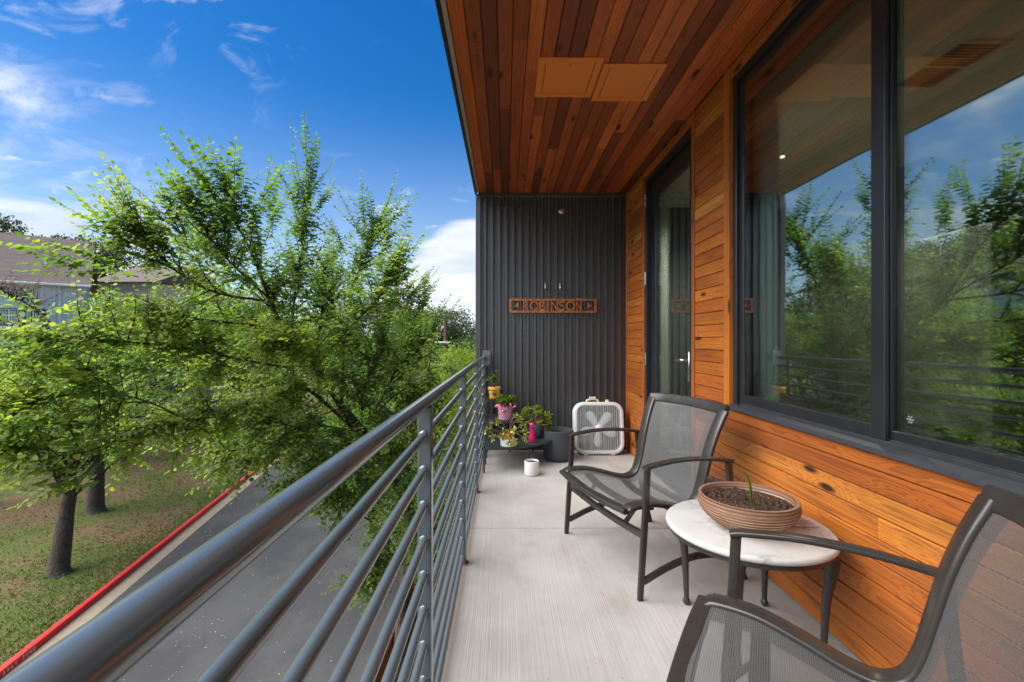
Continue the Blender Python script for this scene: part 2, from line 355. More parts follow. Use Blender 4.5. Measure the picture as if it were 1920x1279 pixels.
# ------------------------------------------------------------------ mesh builder
def root_off(p):
    o = Vector((0, 0, 0))
    while p is not None: o += p.location; p = p.parent
    return o
class MB:
    def __init__(s): s.v, s.f, s.uv = [], [], None
    def add(s, v, f):
        k = len(s.v); s.v += [tuple(a) for a in v]; s.f += [tuple(i + k for i in q) for q in f]; return s
    def box(s, lo, hi, rz=0, about=None):
        x0, y0, z0 = lo; x1, y1, z1 = hi
        v = [(x0, y0, z0), (x1, y0, z0), (x1, y1, z0), (x0, y1, z0), (x0, y0, z1), (x1, y0, z1), (x1, y1, z1), (x0, y1, z1)]
        if rz:
            c = Vector(about or ((x0 + x1) / 2, (y0 + y1) / 2, 0)); m = Matrix.Rotation(rz, 3, 'Z')
            v = [tuple(m @ (Vector(a) - c) + c) for a in v]
        return s.add(v, [(0, 3, 2, 1), (4, 5, 6, 7), (0, 1, 5, 4), (1, 2, 6, 5), (2, 3, 7, 6), (3, 0, 4, 7)])
    def bbox(s, lo, hi, b=.004):
        """box with chamfered edges"""
        x0, y0, z0 = lo; x1, y1, z1 = hi; b = min(b, (x1 - x0) * .45, (y1 - y0) * .45, (z1 - z0) * .45)
        def ring(i, z): return [(x0 + i, y0 + b, z), (x0 + b, y0 + i, z), (x1 - b, y0 + i, z), (x1 - i, y0 + b, z), (x1 - i, y1 - b, z), (x1 - b, y1 - i, z), (x0 + b, y1 - i, z), (x0 + i, y1 - b, z)]
        def cap(z): return [(x0 + b, y0 + b, z)] * 2 + [(x1 - b, y0 + b, z)] * 2 + [(x1 - b, y1 - b, z)] * 2 + [(x0 + b, y1 - b, z)] * 2
        bot = [(x0 + b, y0 + b, z0), (x1 - b, y0 + b, z0), (x1 - b, y1 - b, z0), (x0 + b, y1 - b, z0)]
        top = [(x, y, z1) for x, y, _ in bot]; r0, r1 = ring(0, z0 + b), ring(0, z1 - b)
        v = bot + r0 + r1 + top; f = [(3, 2, 1, 0), (20, 21, 22, 23)]
        for i in range(8): f.append((4 + i, 4 + (i + 1) % 8, 12 + (i + 1) % 8, 12 + i))
        for i in range(4):
            a, c = 2 * i, 2 * i + 1; n = (2 * i + 2) % 8
            f.append((i, 4 + c, 4 + a)); f.append((20 + i, 12 + a, 12 + c))
            f.append((i, (i + 1) % 4, 4 + n, 4 + c)); f.append((20 + i, 12 + c, 12 + n, 20 + (i + 1) % 4))
        return s.add(v, f)
    def sweep(s, path, sec, up=(0, 0, 1), scale=None, cap=True, closed=False):
        """section polygon (a along side, b along up) swept along a path"""
        P = [Vector(p) for p in path]; n = len(P); k = len(sec); V = []
        for i, p in enumerate(P):
            if closed: t = P[(i + 1) % n] - P[i - 1]
            else: t = P[min(i + 1, n - 1)] - P[max(i - 1, 0)]
            t.normalize(); u = Vector(up[i] if isinstance(up, list) else up)
            sd_ = t.cross(u)
            if sd_.length < 1e-4: sd_ = t.cross(Vector((1, 0, 0.01)))
            sd_.normalize(); uu = sd_.cross(t).normalized(); sc = scale[i] if scale else 1
            V += [p + sd_ * (a * sc) + uu * (b * sc) for a, b in sec]
        Fc = []
        for i in range(n if closed else n - 1):
            j = (i + 1) % n
            for q in range(k): Fc.append((i * k + q, i * k + (q + 1) % k, j * k + (q + 1) % k, j * k + q))
        if cap and not closed: Fc += [tuple(range(k - 1, -1, -1)), tuple((n - 1) * k + q for q in range(k))]
        return s.add(V, Fc)
    def tube(s, path, r, n=10, scale=None, up=(0.013, 0.02, 1), cap=True, closed=False):
        sec = [(r * math.cos(2 * math.pi * i / n), r * math.sin(2 * math.pi * i / n)) for i in range(n)]
        return s.sweep(path, sec, up, scale, cap, closed)
    def lathe(s, prof, n=40, c=(0, 0, 0), cap=False):
        k = len(prof); V = []
        for i in range(n):
            a = 2 * math.pi * i / n
            V += [(c[0] + r * math.cos(a), c[1] + r * math.sin(a), c[2] + z) for r, z in prof]
        Fc = [(i * k + j, ((i + 1) % n) * k + j, ((i + 1) % n) * k + j + 1, i * k + j + 1) for i in range(n) for j in range(k - 1)]
        if cap: Fc += [tuple(i * k for i in range(n - 1, -1, -1)), tuple(i * k + k - 1 for i in range(n))]
        return s.add(V, Fc)
    def prism(s, poly, a, b, axis=2):
        """polygon extruded from a to b along an axis; poly gives the other two coordinates"""
        n = len(poly)
        def P(u, w, h): return {2: (u, w, h), 1: (u, h, w), 0: (h, u, w)}[axis]
        return s.add([P(u, w, a) for u, w in poly] + [P(u, w, b) for u, w in poly],
                     [tuple(range(n - 1, -1, -1)), tuple(range(n, 2 * n))] + [(i, (i + 1) % n, n + (i + 1) % n, n + i) for i in range(n)])
    def build(s, name, mat, parent=None, smooth=None, world=False, loc=None):
        me = bpy.data.meshes.new(name); v = s.v
        off = root_off(parent) if world else Vector((0, 0, 0))
        if loc is not None: off = Vector(loc)
        if off.length > 0: v = [(a - off.x, b - off.y, c - off.z) for a, b, c in v]
        me.from_pydata(v, [], s.f); me.update()
        import bmesh
        bm = bmesh.new(); bm.from_mesh(me); bmesh.ops.recalc_face_normals(bm, faces=bm.faces); bm.to_mesh(me); bm.free()
        me.materials.append(M[mat] if isinstance(mat, str) else mat)
        if smooth: me.shade_smooth()
        if isinstance(smooth, (int, float)) and not isinstance(smooth, bool): me.set_sharp_from_angle(angle=R(smooth))
        return link(name, me, parent, loc)
def link(name, me, parent=None, loc=None):
    o = bpy.data.objects.new(name, me); C.objects.link(o); o.parent = parent
    if loc is not None: o.location = Vector(loc) - (root_off(parent) if parent else Vector((0, 0, 0)))
    return o
def tag(o, label=None, cat=None, group=None, kind=None):
    for k, v in (('label', label), ('category', cat), ('group', group), ('kind', kind)):
        if v: o[k] = v
    return o
def thing(name, loc, label, cat, group=None, rz=0):
    o = bpy.data.objects.new(name, None); C.objects.link(o); o.location = loc; o.rotation_euler = (0, 0, rz); o.empty_display_size = .1
    return tag(o, label, cat, group)
def setting(name, loc=(0, 0, 0)):
    o = bpy.data.objects.new(name, None); C.objects.link(o); o.location = loc; return tag(o, kind='structure')
def copy_tree(o, parent=None):
    c = o.copy(); C.objects.link(c); c.parent = parent
    for ch in list(o.children): copy_tree(ch, c)
    return c
def arc(pts, n=6):
    """Catmull-Rom through points"""
    P = [Vector(p) for p in pts]; P = [2 * P[0] - P[1]] + P + [2 * P[-1] - P[-2]]; out = []
    for i in range(1, len(P) - 2):
        for k in range(n):
            t = k / n; a, b, c, d = P[i - 1], P[i], P[i + 1], P[i + 2]
            out.append(.5 * ((2 * b) + (c - a) * t + (2 * a - 5 * b + 4 * c - d) * t * t + (3 * b - a - 3 * c + d) * t ** 3))
    return out + [P[-2]]

# ------------------------------------------------------------------ the building: floor, ceiling, walls
XW, YB, ZC, Y0 = 1.335, 5.01, 2.83, -1.8         # clad wall face, metal wall face, ceiling, rear end of the balcony
deck = setting('balcony_floor')
JT = 2.93
for a, b in ((Y0, JT - .0055), (JT + .0055, YB + .03)):
    MB().bbox((-.262, a, -.22), (XW + .03, b, 0), .006).build('concrete_panel', 'concrete', deck, 30)
MB().box((-.25, JT - .01, -.21), (XW + .02, JT + .01, -.012)).build('joint_filler', 'gap', deck)
MB().prism([(-.262, .0005), (-.232, .0005), (-.236, .012), (-.256, .012)], Y0, YB + .01, 1).build('edge_lip', 'concrete', deck, 30)

blk = thing('apartment_block', (3, 4, G), 'dark building mass carrying the balcony, above and below it', 'building')
MB().box((-.12, Y0, G - .3), (6.2, 14, -.24)).build('lower_storey', 'charcoal', blk, world=True)
MB().box((-.30, YB + .06, -.235), (6.2, 14, 3.5)).build('side_block', 'charcoal', blk, world=True)
MB().box((-.30, Y0, 2.90), (6.2, YB + .055, 3.5)).build('roof_slab', 'charcoal', blk, world=True)
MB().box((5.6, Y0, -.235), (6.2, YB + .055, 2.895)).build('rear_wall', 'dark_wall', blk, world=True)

room = setting('room_interior')
MB().box((1.40, Y0, -.22), (5.595, YB + .05, .012)).build('room_floor', 'int_floor', room)
MB().box((1.57, Y0, 2.66), (5.595, YB + .05, 2.70)).build('room_ceiling', 'drywall', room)
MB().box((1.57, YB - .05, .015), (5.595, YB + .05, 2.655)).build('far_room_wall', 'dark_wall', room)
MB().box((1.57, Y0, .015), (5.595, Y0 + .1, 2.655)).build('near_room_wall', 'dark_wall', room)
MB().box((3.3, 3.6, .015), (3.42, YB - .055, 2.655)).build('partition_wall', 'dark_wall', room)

ceil = setting('balcony_ceiling', (.5, 2, ZC))
MB().box((-.29, Y0, ZC + .021), (XW + .22, YB + .05, 2.895)).build('ceiling_backing', 'gap', ceil, world=True)
def plank_mesh(w, t, L, c=.0042, mat='wood'):
    """chamfered board: width along x, length along y, face on -z"""
    m = MB(); m.prism([(-w / 2, t), (-w / 2, c), (-w / 2 + c, 0), (w / 2 - c, 0), (w / 2, c), (w / 2, t)], -L / 2, L / 2, 1)
    me = bpy.data.meshes.new('plank'); me.from_pydata(m.v, [], m.f); me.update(); me.materials.append(M[mat]); return me
PITCH = .0815; nrow = 20; pw = (XW + .282) / nrow
for i in range(nrow):
    x = -.282 + pw * (i + .5); y = YB + .04 - random.uniform(0, .25); first = True
    cuts = [YB + .045]
    y = YB - random.uniform(.5, 2.6)
    while y > Y0 + .5: cuts.append(y); y -= random.uniform(1.2, 3.4)
    cuts.append(Y0)
    for a, b in zip(cuts[:-1], cuts[1:]):
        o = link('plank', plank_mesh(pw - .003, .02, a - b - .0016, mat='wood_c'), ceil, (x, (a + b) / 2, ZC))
fas = MB(); fas.bbox((-.334, Y0, ZC - .012), (-.312, YB + .05, 3.5), .003); fas.build('metal_fascia', 'black_alu', ceil, world=True)
MB().bbox((-.3115, Y0, ZC - .004), (-.284, YB - .03, ZC + .018), .003).build('drip_edge', 'tan_trim', ceil, world=True)

ww = thing('wood_clad_wall', (XW, 2.5, 0), 'long orange cedar board wall with dark glass door and wide window', 'wall')
WIN = (.45, 2.70, .82, 2.76); DOOR = (3.249, 4.363, 2.75)
bk = MB()
for lo, hi in (((4.364, 0), (YB + .05, 2.895)), ((2.702, 0), (3.248, 2.895)), ((Y0, 0), (.448, 2.895)), ((.449, 0), (2.701, .805)), ((.449, 2.775), (2.701, 2.895)), ((3.2485, 2.765), (4.3635, 2.895))):
    bk.box((XW + .021, lo[0], lo[1] - .01), (1.455, hi[0], hi[1]))
bk.build('wall_backing', 'gap', ww, world=True)
dw = MB()
for lo, hi in (((4.40, .012), (YB - .05, 2.66)), ((2.665, .012), (3.22, 2.66)), ((Y0, .012), (.48, 2.66)), ((.481, .012), (2.664, .80)), ((3.221, 2.66), (4.39, 2.72))):
    dw.box((1.456, lo[0], lo[1]), (1.568, hi[0], hi[1]))
dw.build('drywall_lining', 'drywall', ww, world=True)
MB().bbox((1.456, .482, .801), (1.60, 2.663, .815), .003).build('inner_sill', 'white_paint', ww, world=True)
shared = {}
def wall_board(y0, y1, z0, h=PITCH):
    L = abs(y1 - y0) - .0016; key = (round(L, 3), round(h, 3))
    if key not in shared: shared[key] = plank_mesh(h - .003, .02, L)
    o = link('plank', shared[key], ww, (XW, (y0 + y1) / 2, z0 + h / 2))
    o.rotation_euler = (0, R(90), 0)          # face towards -X
    return o
for k in range(36):
    z = .006 + k * PITCH; h = min(PITCH, ZC - z - .001)
    if h < .02: break
    wall_board(4.402, 4.962, z, h)
    if k < 10:
        cuts = [3.198] + sorted([random.uniform(-1.2, .9) for _ in range(1)], reverse=True) + [Y0]
        if k in (3, 6): cuts.insert(1, random.uniform(1.4, 2.4))
        cuts = sorted(set(cuts), reverse=True)
        for a, b in zip(cuts[:-1], cuts[1:]): wall_board(b, a, z, h)
    else:
        wall_board(2.767, 3.198, z, h); wall_board(Y0, .398, z, h)
tr = [(4.364, 4.400, .004, ZC), (4.964, 5.0, .004, ZC), (3.200, 3.248, .004, ZC), (2.702, 2.765, .822, ZC), (.40, .448, .822, ZC)]
for a, b, z0, z1 in tr: MB().bbox((XW - .007, a, z0), (XW + .04, b, z1 - .002), .002).build('trim_board', 'wood_v', ww, world=True, loc=(XW, (a + b) / 2, 1.4))
for a, b, z0, z1 in ((.449, 2.701, 2.763, ZC - .002), (3.2495, 4.3625, 2.757, ZC - .002)):
    MB().bbox((XW - .003, a, z0), (XW + .02, b, z1), .002).build('head_board', 'wood', ww, world=True, loc=(XW, (a + b) / 2, 2.79))
# door
dm = MB(); dx0, dx1 = 1.388, 1.432; a0, a1 = 3.290, 4.326
for lo, hi in (((a0, .02), (a0 + .13, 2.70)), ((a1 - .13, .02), (a1, 2.70)), ((a0 + .1301, .02), (a1 - .1301, .24)), ((a0 + .1301, 2.56), (a1 - .1301, 2.70))):
    dm.bbox((dx0, lo[0], lo[1]), (dx1, hi[0], hi[1]), .003)
door = dm.build('door', 'black_alu', ww, world=True); door['label'] = 'tall black framed glass door with lever handle'
fm = MB()
for lo, hi in (((3.2495, .005), (3.286, 2.755)), ((4.33, .005), (4.3625, 2.755)), ((3.2865, 2.705), (4.3295, 2.755)), ((3.2865, .005), (4.3295, .018))):
    fm.bbox((1.345, lo[0], lo[1]), (1.45, hi[0], hi[1]), .002)
fm.build('door_frame', 'black_alu', door, world=True)
MB().box((1.407, a0 + .125, .235), (1.413, a1 - .125, 2.565)).build('pane', 'glass', door, world=True)
hm = MB(); hy = 3.435; hm.bbox((1.378, hy - .02, .90), (1.3875, hy + .02, 1.125), .003)
hm.tube([(1.378, hy, 1.06), (1.350, hy, 1.06), (1.335, hy + .012, 1.06), (1.332, hy + .03, 1.059), (1.334, hy + .13, 1.056)], .0095, 10)
hm.build('handle', 'nickel', door, 40, world=True)
for z in (.25, 1.03, 1.80, 2.55):
    MB().tube([(1.340, 4.345, z - .06), (1.340, 4.345, z + .06)], .008, 8).tube([(1.340, 4.345, z - .064), (1.340, 4.345, z - .061)], .0095, 8).build('hinge', 'nickel', door, 40, world=True)
# window
wf = MB()
for lo, hi in (((WIN[0], .822), (WIN[0] + .034, WIN[3])), ((2.664, .822), (WIN[1], WIN[3])), ((WIN[0] + .0345, 2.722), (2.6635, WIN[3]))):
    wf.bbox((1.352, lo[0], lo[1]), (1.452, hi[0], hi[1]), .003)
win = wf.build('window', 'black_alu', ww, world=True); win['label'] = 'wide black framed sliding window with two panes'
sl = MB(); sl.prism([(1.312, .808), (1.352, .8085), (1.352, .836), (1.316, .826)], WIN[0] - .04, WIN[1] + .03, 1)
sl.build('sill', 'alu_sill', win, world=True)
tk = MB()
for x0, x1, z1 in ((1.353, 1.372, .832), (1.3725, 1.378, .847), (1.3785, 1.392, .834), (1.3925, 1.398, .850), (1.3985, 1.452, .836)):
    tk.bbox((x0, WIN[0] + .035, .8085), (x1, 2.6635, z1), .0015)
tk.build('track', 'alu_sill', win, world=True)
def sash(x0, x1, ya, yb, z0, z1, st, far_st):
    m = MB()
    for lo, hi in (((ya, z0), (ya + st, z1)), ((yb - far_st, z0), (yb, z1)), ((ya + st + .0005, z0), (yb - far_st - .0005, z0 + .046)), ((ya + st + .0005, z1 - .045), (yb - far_st - .0005, z1))):
        m.bbox((x0, lo[0], lo[1]), (x1, hi[0], hi[1]), .0025)
    o = m.build('sash', 'black_alu', win, world=True)
    MB().box(((x0 + x1) / 2 - .003, ya + st - .006, z0 + .04), ((x0 + x1) / 2 + .003, yb - far_st + .006, z1 - .04)).build('pane', 'glass', win, world=True)
sash(1.371, 1.389, 1.645, 2.662, .848, 2.72, .062, .04)
sash(1.3990, 1.424, .486, 1.690, .8375, 2.72, .05, .04)
fl = MB()
for k in range(6):
    a = k * math.pi / 3; d = Vector((0, math.cos(a), math.sin(a))); c = Vector((1.4020, 1.575, .935))
    fl.tube([c, c + d * .014], .0009, 5)
    for s_ in (-1, 1): e = Vector((0, math.cos(a + s_ * .7), math.sin(a + s_ * .7))); fl.tube([c + d * .009, c + d * .009 + e * .005], .0008, 5)
tag(fl.build('snowflake_sticker', 'sticker'), 'small white snowflake sticker low on the right window pane', 'sticker')

# things in the room behind the glass
sh = thing('roller_shade', (1.5, 1.6, 2.60), 'pale rolled up window shade along the window head', 'shade')
MB().bbox((1.462, .50, 2.585), (1.545, 2.64, 2.652), .01).build('cassette', 'shade_fab', sh, 30, world=True)
MB().tube([(1.50, .52, 2.565), (1.50, 2.62, 2.565)], .018, 12).build('rolled_fabric', 'shade_fab', sh, 40, world=True)
MB().tube([(1.53, 2.625, 2.60), (1.535, 2.62, 2.2), (1.53, 2.625, 1.5)], .0022, 6).build('pull_cord', 'white_ceramic', sh, True, world=True)
cu_ = thing('curtain', (1.52, 2.57, .82), 'narrow pale curtain gathered at the far side of the window', 'curtain')
sec_ = [(1.478 + .014 * math.sin(i * 1.9), 2.655 - .014 * i) for i in range(12)]; sec_ = sec_ + [(a + .004, b) for a, b in reversed(sec_)]
MB().prism(sec_, .83, 2.56, 2).build('folded_panel', 'curtain', cu_, 60, world=True)
MB().tube([(1.49, 2.50, 2.562), (1.49, 2.655, 2.562)], .006, 8).build('rod', 'nickel', cu_, True, world=True)
vt = thing('ceiling_vent', (2.31, 2.40, 2.655), 'black slotted air vent in the room ceiling behind the window', 'vent')
MB().bbox((2.19, 2.19, 2.650), (2.43, 2.61, 2.6595), .002).build('vent_plate', 'drywall', vt, world=True)
for q in range(2):
    for k in range(8):
        y = 2.215 + q * .195 + k * .0225; MB().box((2.205, y, 2.6470), (2.415, y + .013, 2.6497)).build('slot', 'black_iron', vt, world=True)
pl_ = bpy.data.lights.new('downlight', 'SPOT'); pl_.energy = 190; pl_.color = (1, .9, .74); pl_.spot_size = R(150); pl_.spot_blend = .6; pl_.shadow_soft_size = .01
po_ = bpy.data.objects.new('downlight', pl_); C.objects.link(po_); po_.location = (2.15, 3.56, 2.64)
dl = thing('recessed_downlight', (2.15, 3.56, 2.655), 'small lit warm recessed ceiling lamp inside the room', 'lamp')
MB().lathe([(.022, -.004), (.036, -.006), (.040, -.001)], 24).build('lamp_ring', 'drywall', dl, True)
MB().lathe([(.0, -.003), (.022, -.003), (.022, .0)], 24).build('lamp_lens', 'lamp', dl)
cb = thing('tall_cabinet', (2.62, 2.45, 0), 'tall pale cabinet standing in the room behind the right pane', 'cabinet')
MB().bbox((2.42, 2.24, .015), (2.95, 2.66, 1.80), .006).build('carcass', 'cabinet', cb, world=True)
MB().bbox((2.402, 2.25, .06), (2.419, 2.65, .88), .004).build('lower_door', 'cabinet', cb, world=True)
MB().bbox((2.402, 2.25, .89), (2.419, 2.65, 1.79), .004).build('upper_door', 'cabinet', cb, world=True)

# corrugated metal wall
mw = thing('metal_wall', (.5, YB, 0), 'dark charcoal ribbed metal wall closing the balcony', 'wall')
sec = []; x = -.268; p = .0782; d = .024
while x < XW - .002:
    for u, w in ((0, 0), (.026, 0), (.036, -d), (.060, -d), (.0705, 0)):
        if x + u < XW - .002: sec.append((x + u, YB + .02 + w))
    x += p
sec.append((XW - .002, YB + .02))
pl = MB(); n = len(sec); pl.add([(a, b, .012) for a, b in sec] + [(a, b, ZC - .002) for a, b in sec], [(i, i + 1, n + i + 1, n + i) for i in range(n - 1)])
pl.build('ribbed_sheet', 'charcoal', mw, world=True)
MB().box((-.27, YB + .026, .0), (XW + .02, YB + .055, ZC + .015)).build('wall_core', 'gap', mw, world=True)
MB().bbox((-.324, YB - .012, -.24), (-.268, YB + .058, ZC - .014), .003).build('corner_trim', 'charcoal', mw, world=True)
MB().bbox((-.2675, YB - .010, ZC - .045), (XW - .003, YB + .018, ZC - .003), .003).build('head_trim', 'charcoal', mw, world=True)
MB().bbox((-.2675, YB - .004, .001), (XW - .003, YB + .018, .011), .002).build('base_trim', 'charcoal', mw, world=True)

sp = thing('sprinkler_head', (.622, YB - .004, 2.632), 'small round silver sprinkler cap high on the ribbed wall', 'sprinkler')
def disc_y(prof, c, nm, mat, par, n=28):
    m = MB(); m.lathe(prof, n); m.v = [(c[0] + a, c[1] - z, c[2] + b) for a, b, z in m.v]; return m.build(nm, mat, par, 35, world=True)
disc_y([(0, .012), (.02, .012), (.034, .006), (.039, -.004), (.039, -.018)], (.622, YB - .004, 2.632), 'cover_plate', 'nickel', sp)
disc_y([(0, .032), (.010, .032), (.013, .024), (.013, .008)], (.622, YB - .004, 2.632), 'nozzle', 'nickel', sp)
for i, hx in enumerate(((1023 - CX) / FP * 4.97, (1050.7 - CX) / FP * 4.97)):
    h = thing('wall_hook', (hx, 5.0, 1.80), ('left' if i == 0 else 'right') + ' one of two small silver hooks above the name sign', 'hook', 'hooks above the sign')
    MB().bbox((hx - .006, 4.9935, 1.775), (hx + .006, 5.010, 1.835), .002).build('plate', 'nickel', h, world=True)
    MB().tube(arc([(hx, 4.992, 1.80), (hx, 4.980, 1.775), (hx, 4.968, 1.775), (hx, 4.964, 1.80)], 4), .0035, 8).build('prong', 'nickel', h, True, world=True)

# name sign
sx0, sx1, sz0, sz1, sy = .046, 1.002, 1.508, 1.664, 4.972
sg = thing('name_sign', ((sx0 + sx1) / 2, sy, sz0), 'rusty cut steel sign reading ROBINSON with horse heads at its ends', 'sign')
fr = MB(); e = .026
for lo, hi in (((sx0, sz0), (sx1, sz0 + e)), ((sx0, sz1 - e), (sx1, sz1)), ((sx0, sz0 + e + .0002), (sx0 + e, sz1 - e - .0002)), ((sx1 - e, sz0 + e + .0002), (sx1, sz1 - e - .0002))):
    fr.bbox((lo[0], sy, lo[1]), (hi[0], sy + .016, hi[1]), .0015)
fr.build('frame', 'rust', sg, world=True)
def text_mesh(txt, size, extrude, sx=1.0, spacing=1.0):
    cu = bpy.data.curves.new('t', 'FONT'); cu.body = txt; cu.size = size; cu.extrude = extrude; cu.space_character = spacing
    cu.offset = size * .02
    o = bpy.data.objects.new('t', cu); C.objects.link(o); bpy.context.view_layer.update()
    me = bpy.data.meshes.new_from_object(o.evaluated_get(bpy.context.evaluated_depsgraph_get()))
    bpy.data.objects.remove(o); return me
lx = sx0 + .152; lw = (.80 * (sx1 - sx0) - .104) / 8
lefts = [412, 535, 716, 848, 935, 1085, 1215, 1412, 1530]      # letter edges read off the photograph
for i, ch in enumerate('ROBINSON'):
    a = sx0 + (lefts[i] - 150) / (1803 - 150) * (sx1 - sx0); b = sx0 + ((lefts[i + 1] if i < 7 else 1530) - 12 - 150) / (1803 - 150) * (sx1 - sx0)
    me = text_mesh(ch, .15, .005); co = np.array([v.co[:] for v in me.vertices]); mn, mx_ = co.min(0), co.max(0)
    hgt = sz1 - sz0 - 2 * e + .006
    w = b - a if ch != 'I' else .022; aa = a if ch != 'I' else a + .004
    for v in me.vertices:
        x, y, z = v.co; v.co = (aa + (x - mn[0]) / (mx_[0] - mn[0]) * w, sy + .008 - z, sz0 + e - .003 + (y - mn[1]) / (mx_[1] - mn[1]) * hgt)
    for v in me.vertices: v.co -= sg.location
    me.materials.clear(); me.materials.append(M['rust']); link('letter', me, sg)
horse = [(0, 0), (.10, .16), (.30, .36), (.52, .60), (.66, .80), (.80, .98), (.83, .76), (.96, .86), (.90, .66), (.86, .52), (.93, .34), (1.0, .12), (.92, .02), (.80, .04), (.72, .20), (.60, .30), (.46, .30), (.30, .22), (.14, .08)]
for side in (0, 1):
    ox = sx0 + e + .006 if side == 0 else sx1 - e - .006; s_ = 1 if side == 0 else -1
    MB().prism([(ox + s_ * u * .075, sz0 + e + .022 + w * .072) for u, w in horse], sy + .002, sy + .014, 1).build('horse_head', 'rust', sg, world=True)
for hx, hz in ((sx0 + .012, sz0 + .03), (sx1 - .012, sz0 + .03), (sx0 + .012, sz1 - .02), (sx1 - .012, sz1 - .02)):
    MB().tube([(hx, sy - .004, hz), (hx, sy + .03, hz)], .005, 8).build('screw', 'nickel', sg, world=True)

# two access hatches in the ceiling
for i, (xa, xb, ya, yb, lab) in enumerate(((.195, .567, 2.60, 3.02, 'square terracotta ceiling hatch farther from the wood wall'), (.579, .952, 2.66, 3.07, 'square terracotta ceiling hatch nearer the wood wall'))):
    h = thing('access_hatch', ((xa + xb) / 2, (ya + yb) / 2, ZC - .008), lab, 'hatch', 'ceiling hatches'); e = .04; m = MB()
    for lo, hi in (((xa, ya), (xb, ya + e)), ((xa, yb - e), (xb, yb)), ((xa, ya + e + .0003), (xa + e, yb - e - .0003)), ((xb - e, ya + e + .0003), (xb, yb - e - .0003))):
        m.bbox((lo[0], lo[1], ZC - .009), (hi[0], hi[1], ZC - .0005), .0015)
    m.build('frame', 'panel', h, world=True)
    MB().bbox((xa + e + .004, ya + e + .004, ZC - .0075), (xb - e - .004, yb - e - .004, ZC - .001), .0012).build('hatch_door', 'panel', h, world=True)
    MB().tube([((xa + xb) / 2, ya + .065, ZC - .011), ((xa + xb) / 2, ya + .065, ZC - .006)], .007, 14).build('lock', 'nickel', h, 30, world=True)

# ------------------------------------------------------------------ railing
RX, RZ, RR = -.232, 1.031, .0188
rl = thing('balcony_railing', (RX, 2, 0), 'grey painted steel balcony railing with round top rail and bars', 'railing')
MB().tube([(RX, Y0, RZ), (RX, 4.955, RZ)], RR, 40).build('top_rail', 'rail', rl, 60, world=True)
posts = [-.98, .17, 1.32, 2.47, 3.62, 4.77]
for y in posts:
    MB().bbox((RX - .019, y - .019, .002), (RX + .021, y + .019, RZ - RR + .006), .003).build('post', 'rail', rl, world=True)
    MB().bbox((RX - .026, y - .027, -.0005), (RX + .030, y + .027, .0045), .001).build('base_plate', 'rust', rl, world=True)
cuts = [Y0] + posts + [4.955]
for k in range(10):
    z = .937 - .1 * k
    for a, b in zip(cuts[:-1], cuts[1:]):
        if b - a > .1: MB().tube([(RX, a + (.0195 if a != Y0 else 0), z), (RX, b - (.0195 if b != 4.955 else -.03), z)], .0122, 18).build('bar', 'rail', rl, 60, world=True)
wd = MB()
for y in posts:
    for k in range(10):
        for s_ in (-1, 1): wd.lathe([(.0, -.0035), (.014, -.003), (.0165, 0), (.014, .003), (0, .0035)], 10, (0, 0, 0)); q = 50; base = wd.v[-q:]; wd.v[-q:] = [(RX + a, y + s_ * .020 + c, .937 - .1 * k + b) for a, b, c in base]
wd.build('weld_beads', 'rail', rl, True, world=True)['kind'] = 'stuff'
MB().bbox((-.247, 4.958, .93), (-.158, 4.972, 1.10), .002).build('wall_bracket', 'rail', rl, world=True)
MB().bbox((-.20, 4.9725, .95), (-.17, 5.0, 1.08), .002).build('bracket_spacer', 'rail', rl, world=True)
for q in (.965, 1.065): MB().tube([(-.178, 4.950, q), (-.178, 4.959, q)], .006, 6).build('bolt', 'nickel', rl, world=True)

# ------------------------------------------------------------------ leaves
LEAF = np.array([(0, 0, 0), (.30, .36, .10), (.68, .30, .07), (1, 0, -.06), (.68, -.30, .07), (.30, -.36, .10)])
def leaf_frames(P, D, N):
    D = D / np.linalg.norm(D, axis=1, keepdims=True)
    Bv = np.cross(N, D); Bv /= np.linalg.norm(Bv, axis=1, keepdims=True) + 1e-9
    return D, Bv, np.cross(D, Bv)
def leaf_mesh(name, P, D, N, S, T, mat, parent=None, wid=1.0, shape=LEAF, off=None):
    P, D, N = np.asarray(P, float), np.asarray(D, float), np.asarray(N, float); S = np.asarray(S, float); n = len(P)
    if off is None: off = root_off(parent) if parent else Vector((0, 0, 0))
    D, Bv, Nn = leaf_frames(P, D, N); k = len(shape)
    V = (P - np.array(off[:]))[:, None, :] + S[:, None, None] * (shape[None, :, 0:1] * D[:, None, :] + .86 * wid * shape[None, :, 1:2] * Bv[:, None, :] + shape[None, :, 2:3] * Nn[:, None, :])
    me = bpy.data.meshes.new(name); me.vertices.add(n * k); me.vertices.foreach_set('co', V.reshape(-1))
    quads = np.array([0, 1, 2, 3, 0, 3, 4, 5]) if k == 6 else np.arange(k)
    nq = 2 if k == 6 else 1; m = len(quads) // nq
    L = (np.arange(n)[:, None] * k + quads[None, :]).reshape(-1)
    me.loops.add(len(L)); me.loops.foreach_set('vertex_index', L.astype(np.int32))
    me.polygons.add(n * nq); me.polygons.foreach_set('loop_start', (np.arange(n * nq) * m).astype(np.int32))
    a = me.attributes.new('tint', 'FLOAT', 'POINT'); a.data.foreach_set('value', np.repeat(np.clip(T, 0, 1), k).astype(np.float32))
    me.materials.append(M[mat]); me.update(calc_edges=True)
    return link(name, me, parent)
def rdir(n, up=0.0):
    v = rng.normal(size=(n, 3)); v /= np.linalg.norm(v, axis=1, keepdims=True); v[:, 2] += up
    return v / np.linalg.norm(v, axis=1, keepdims=True)

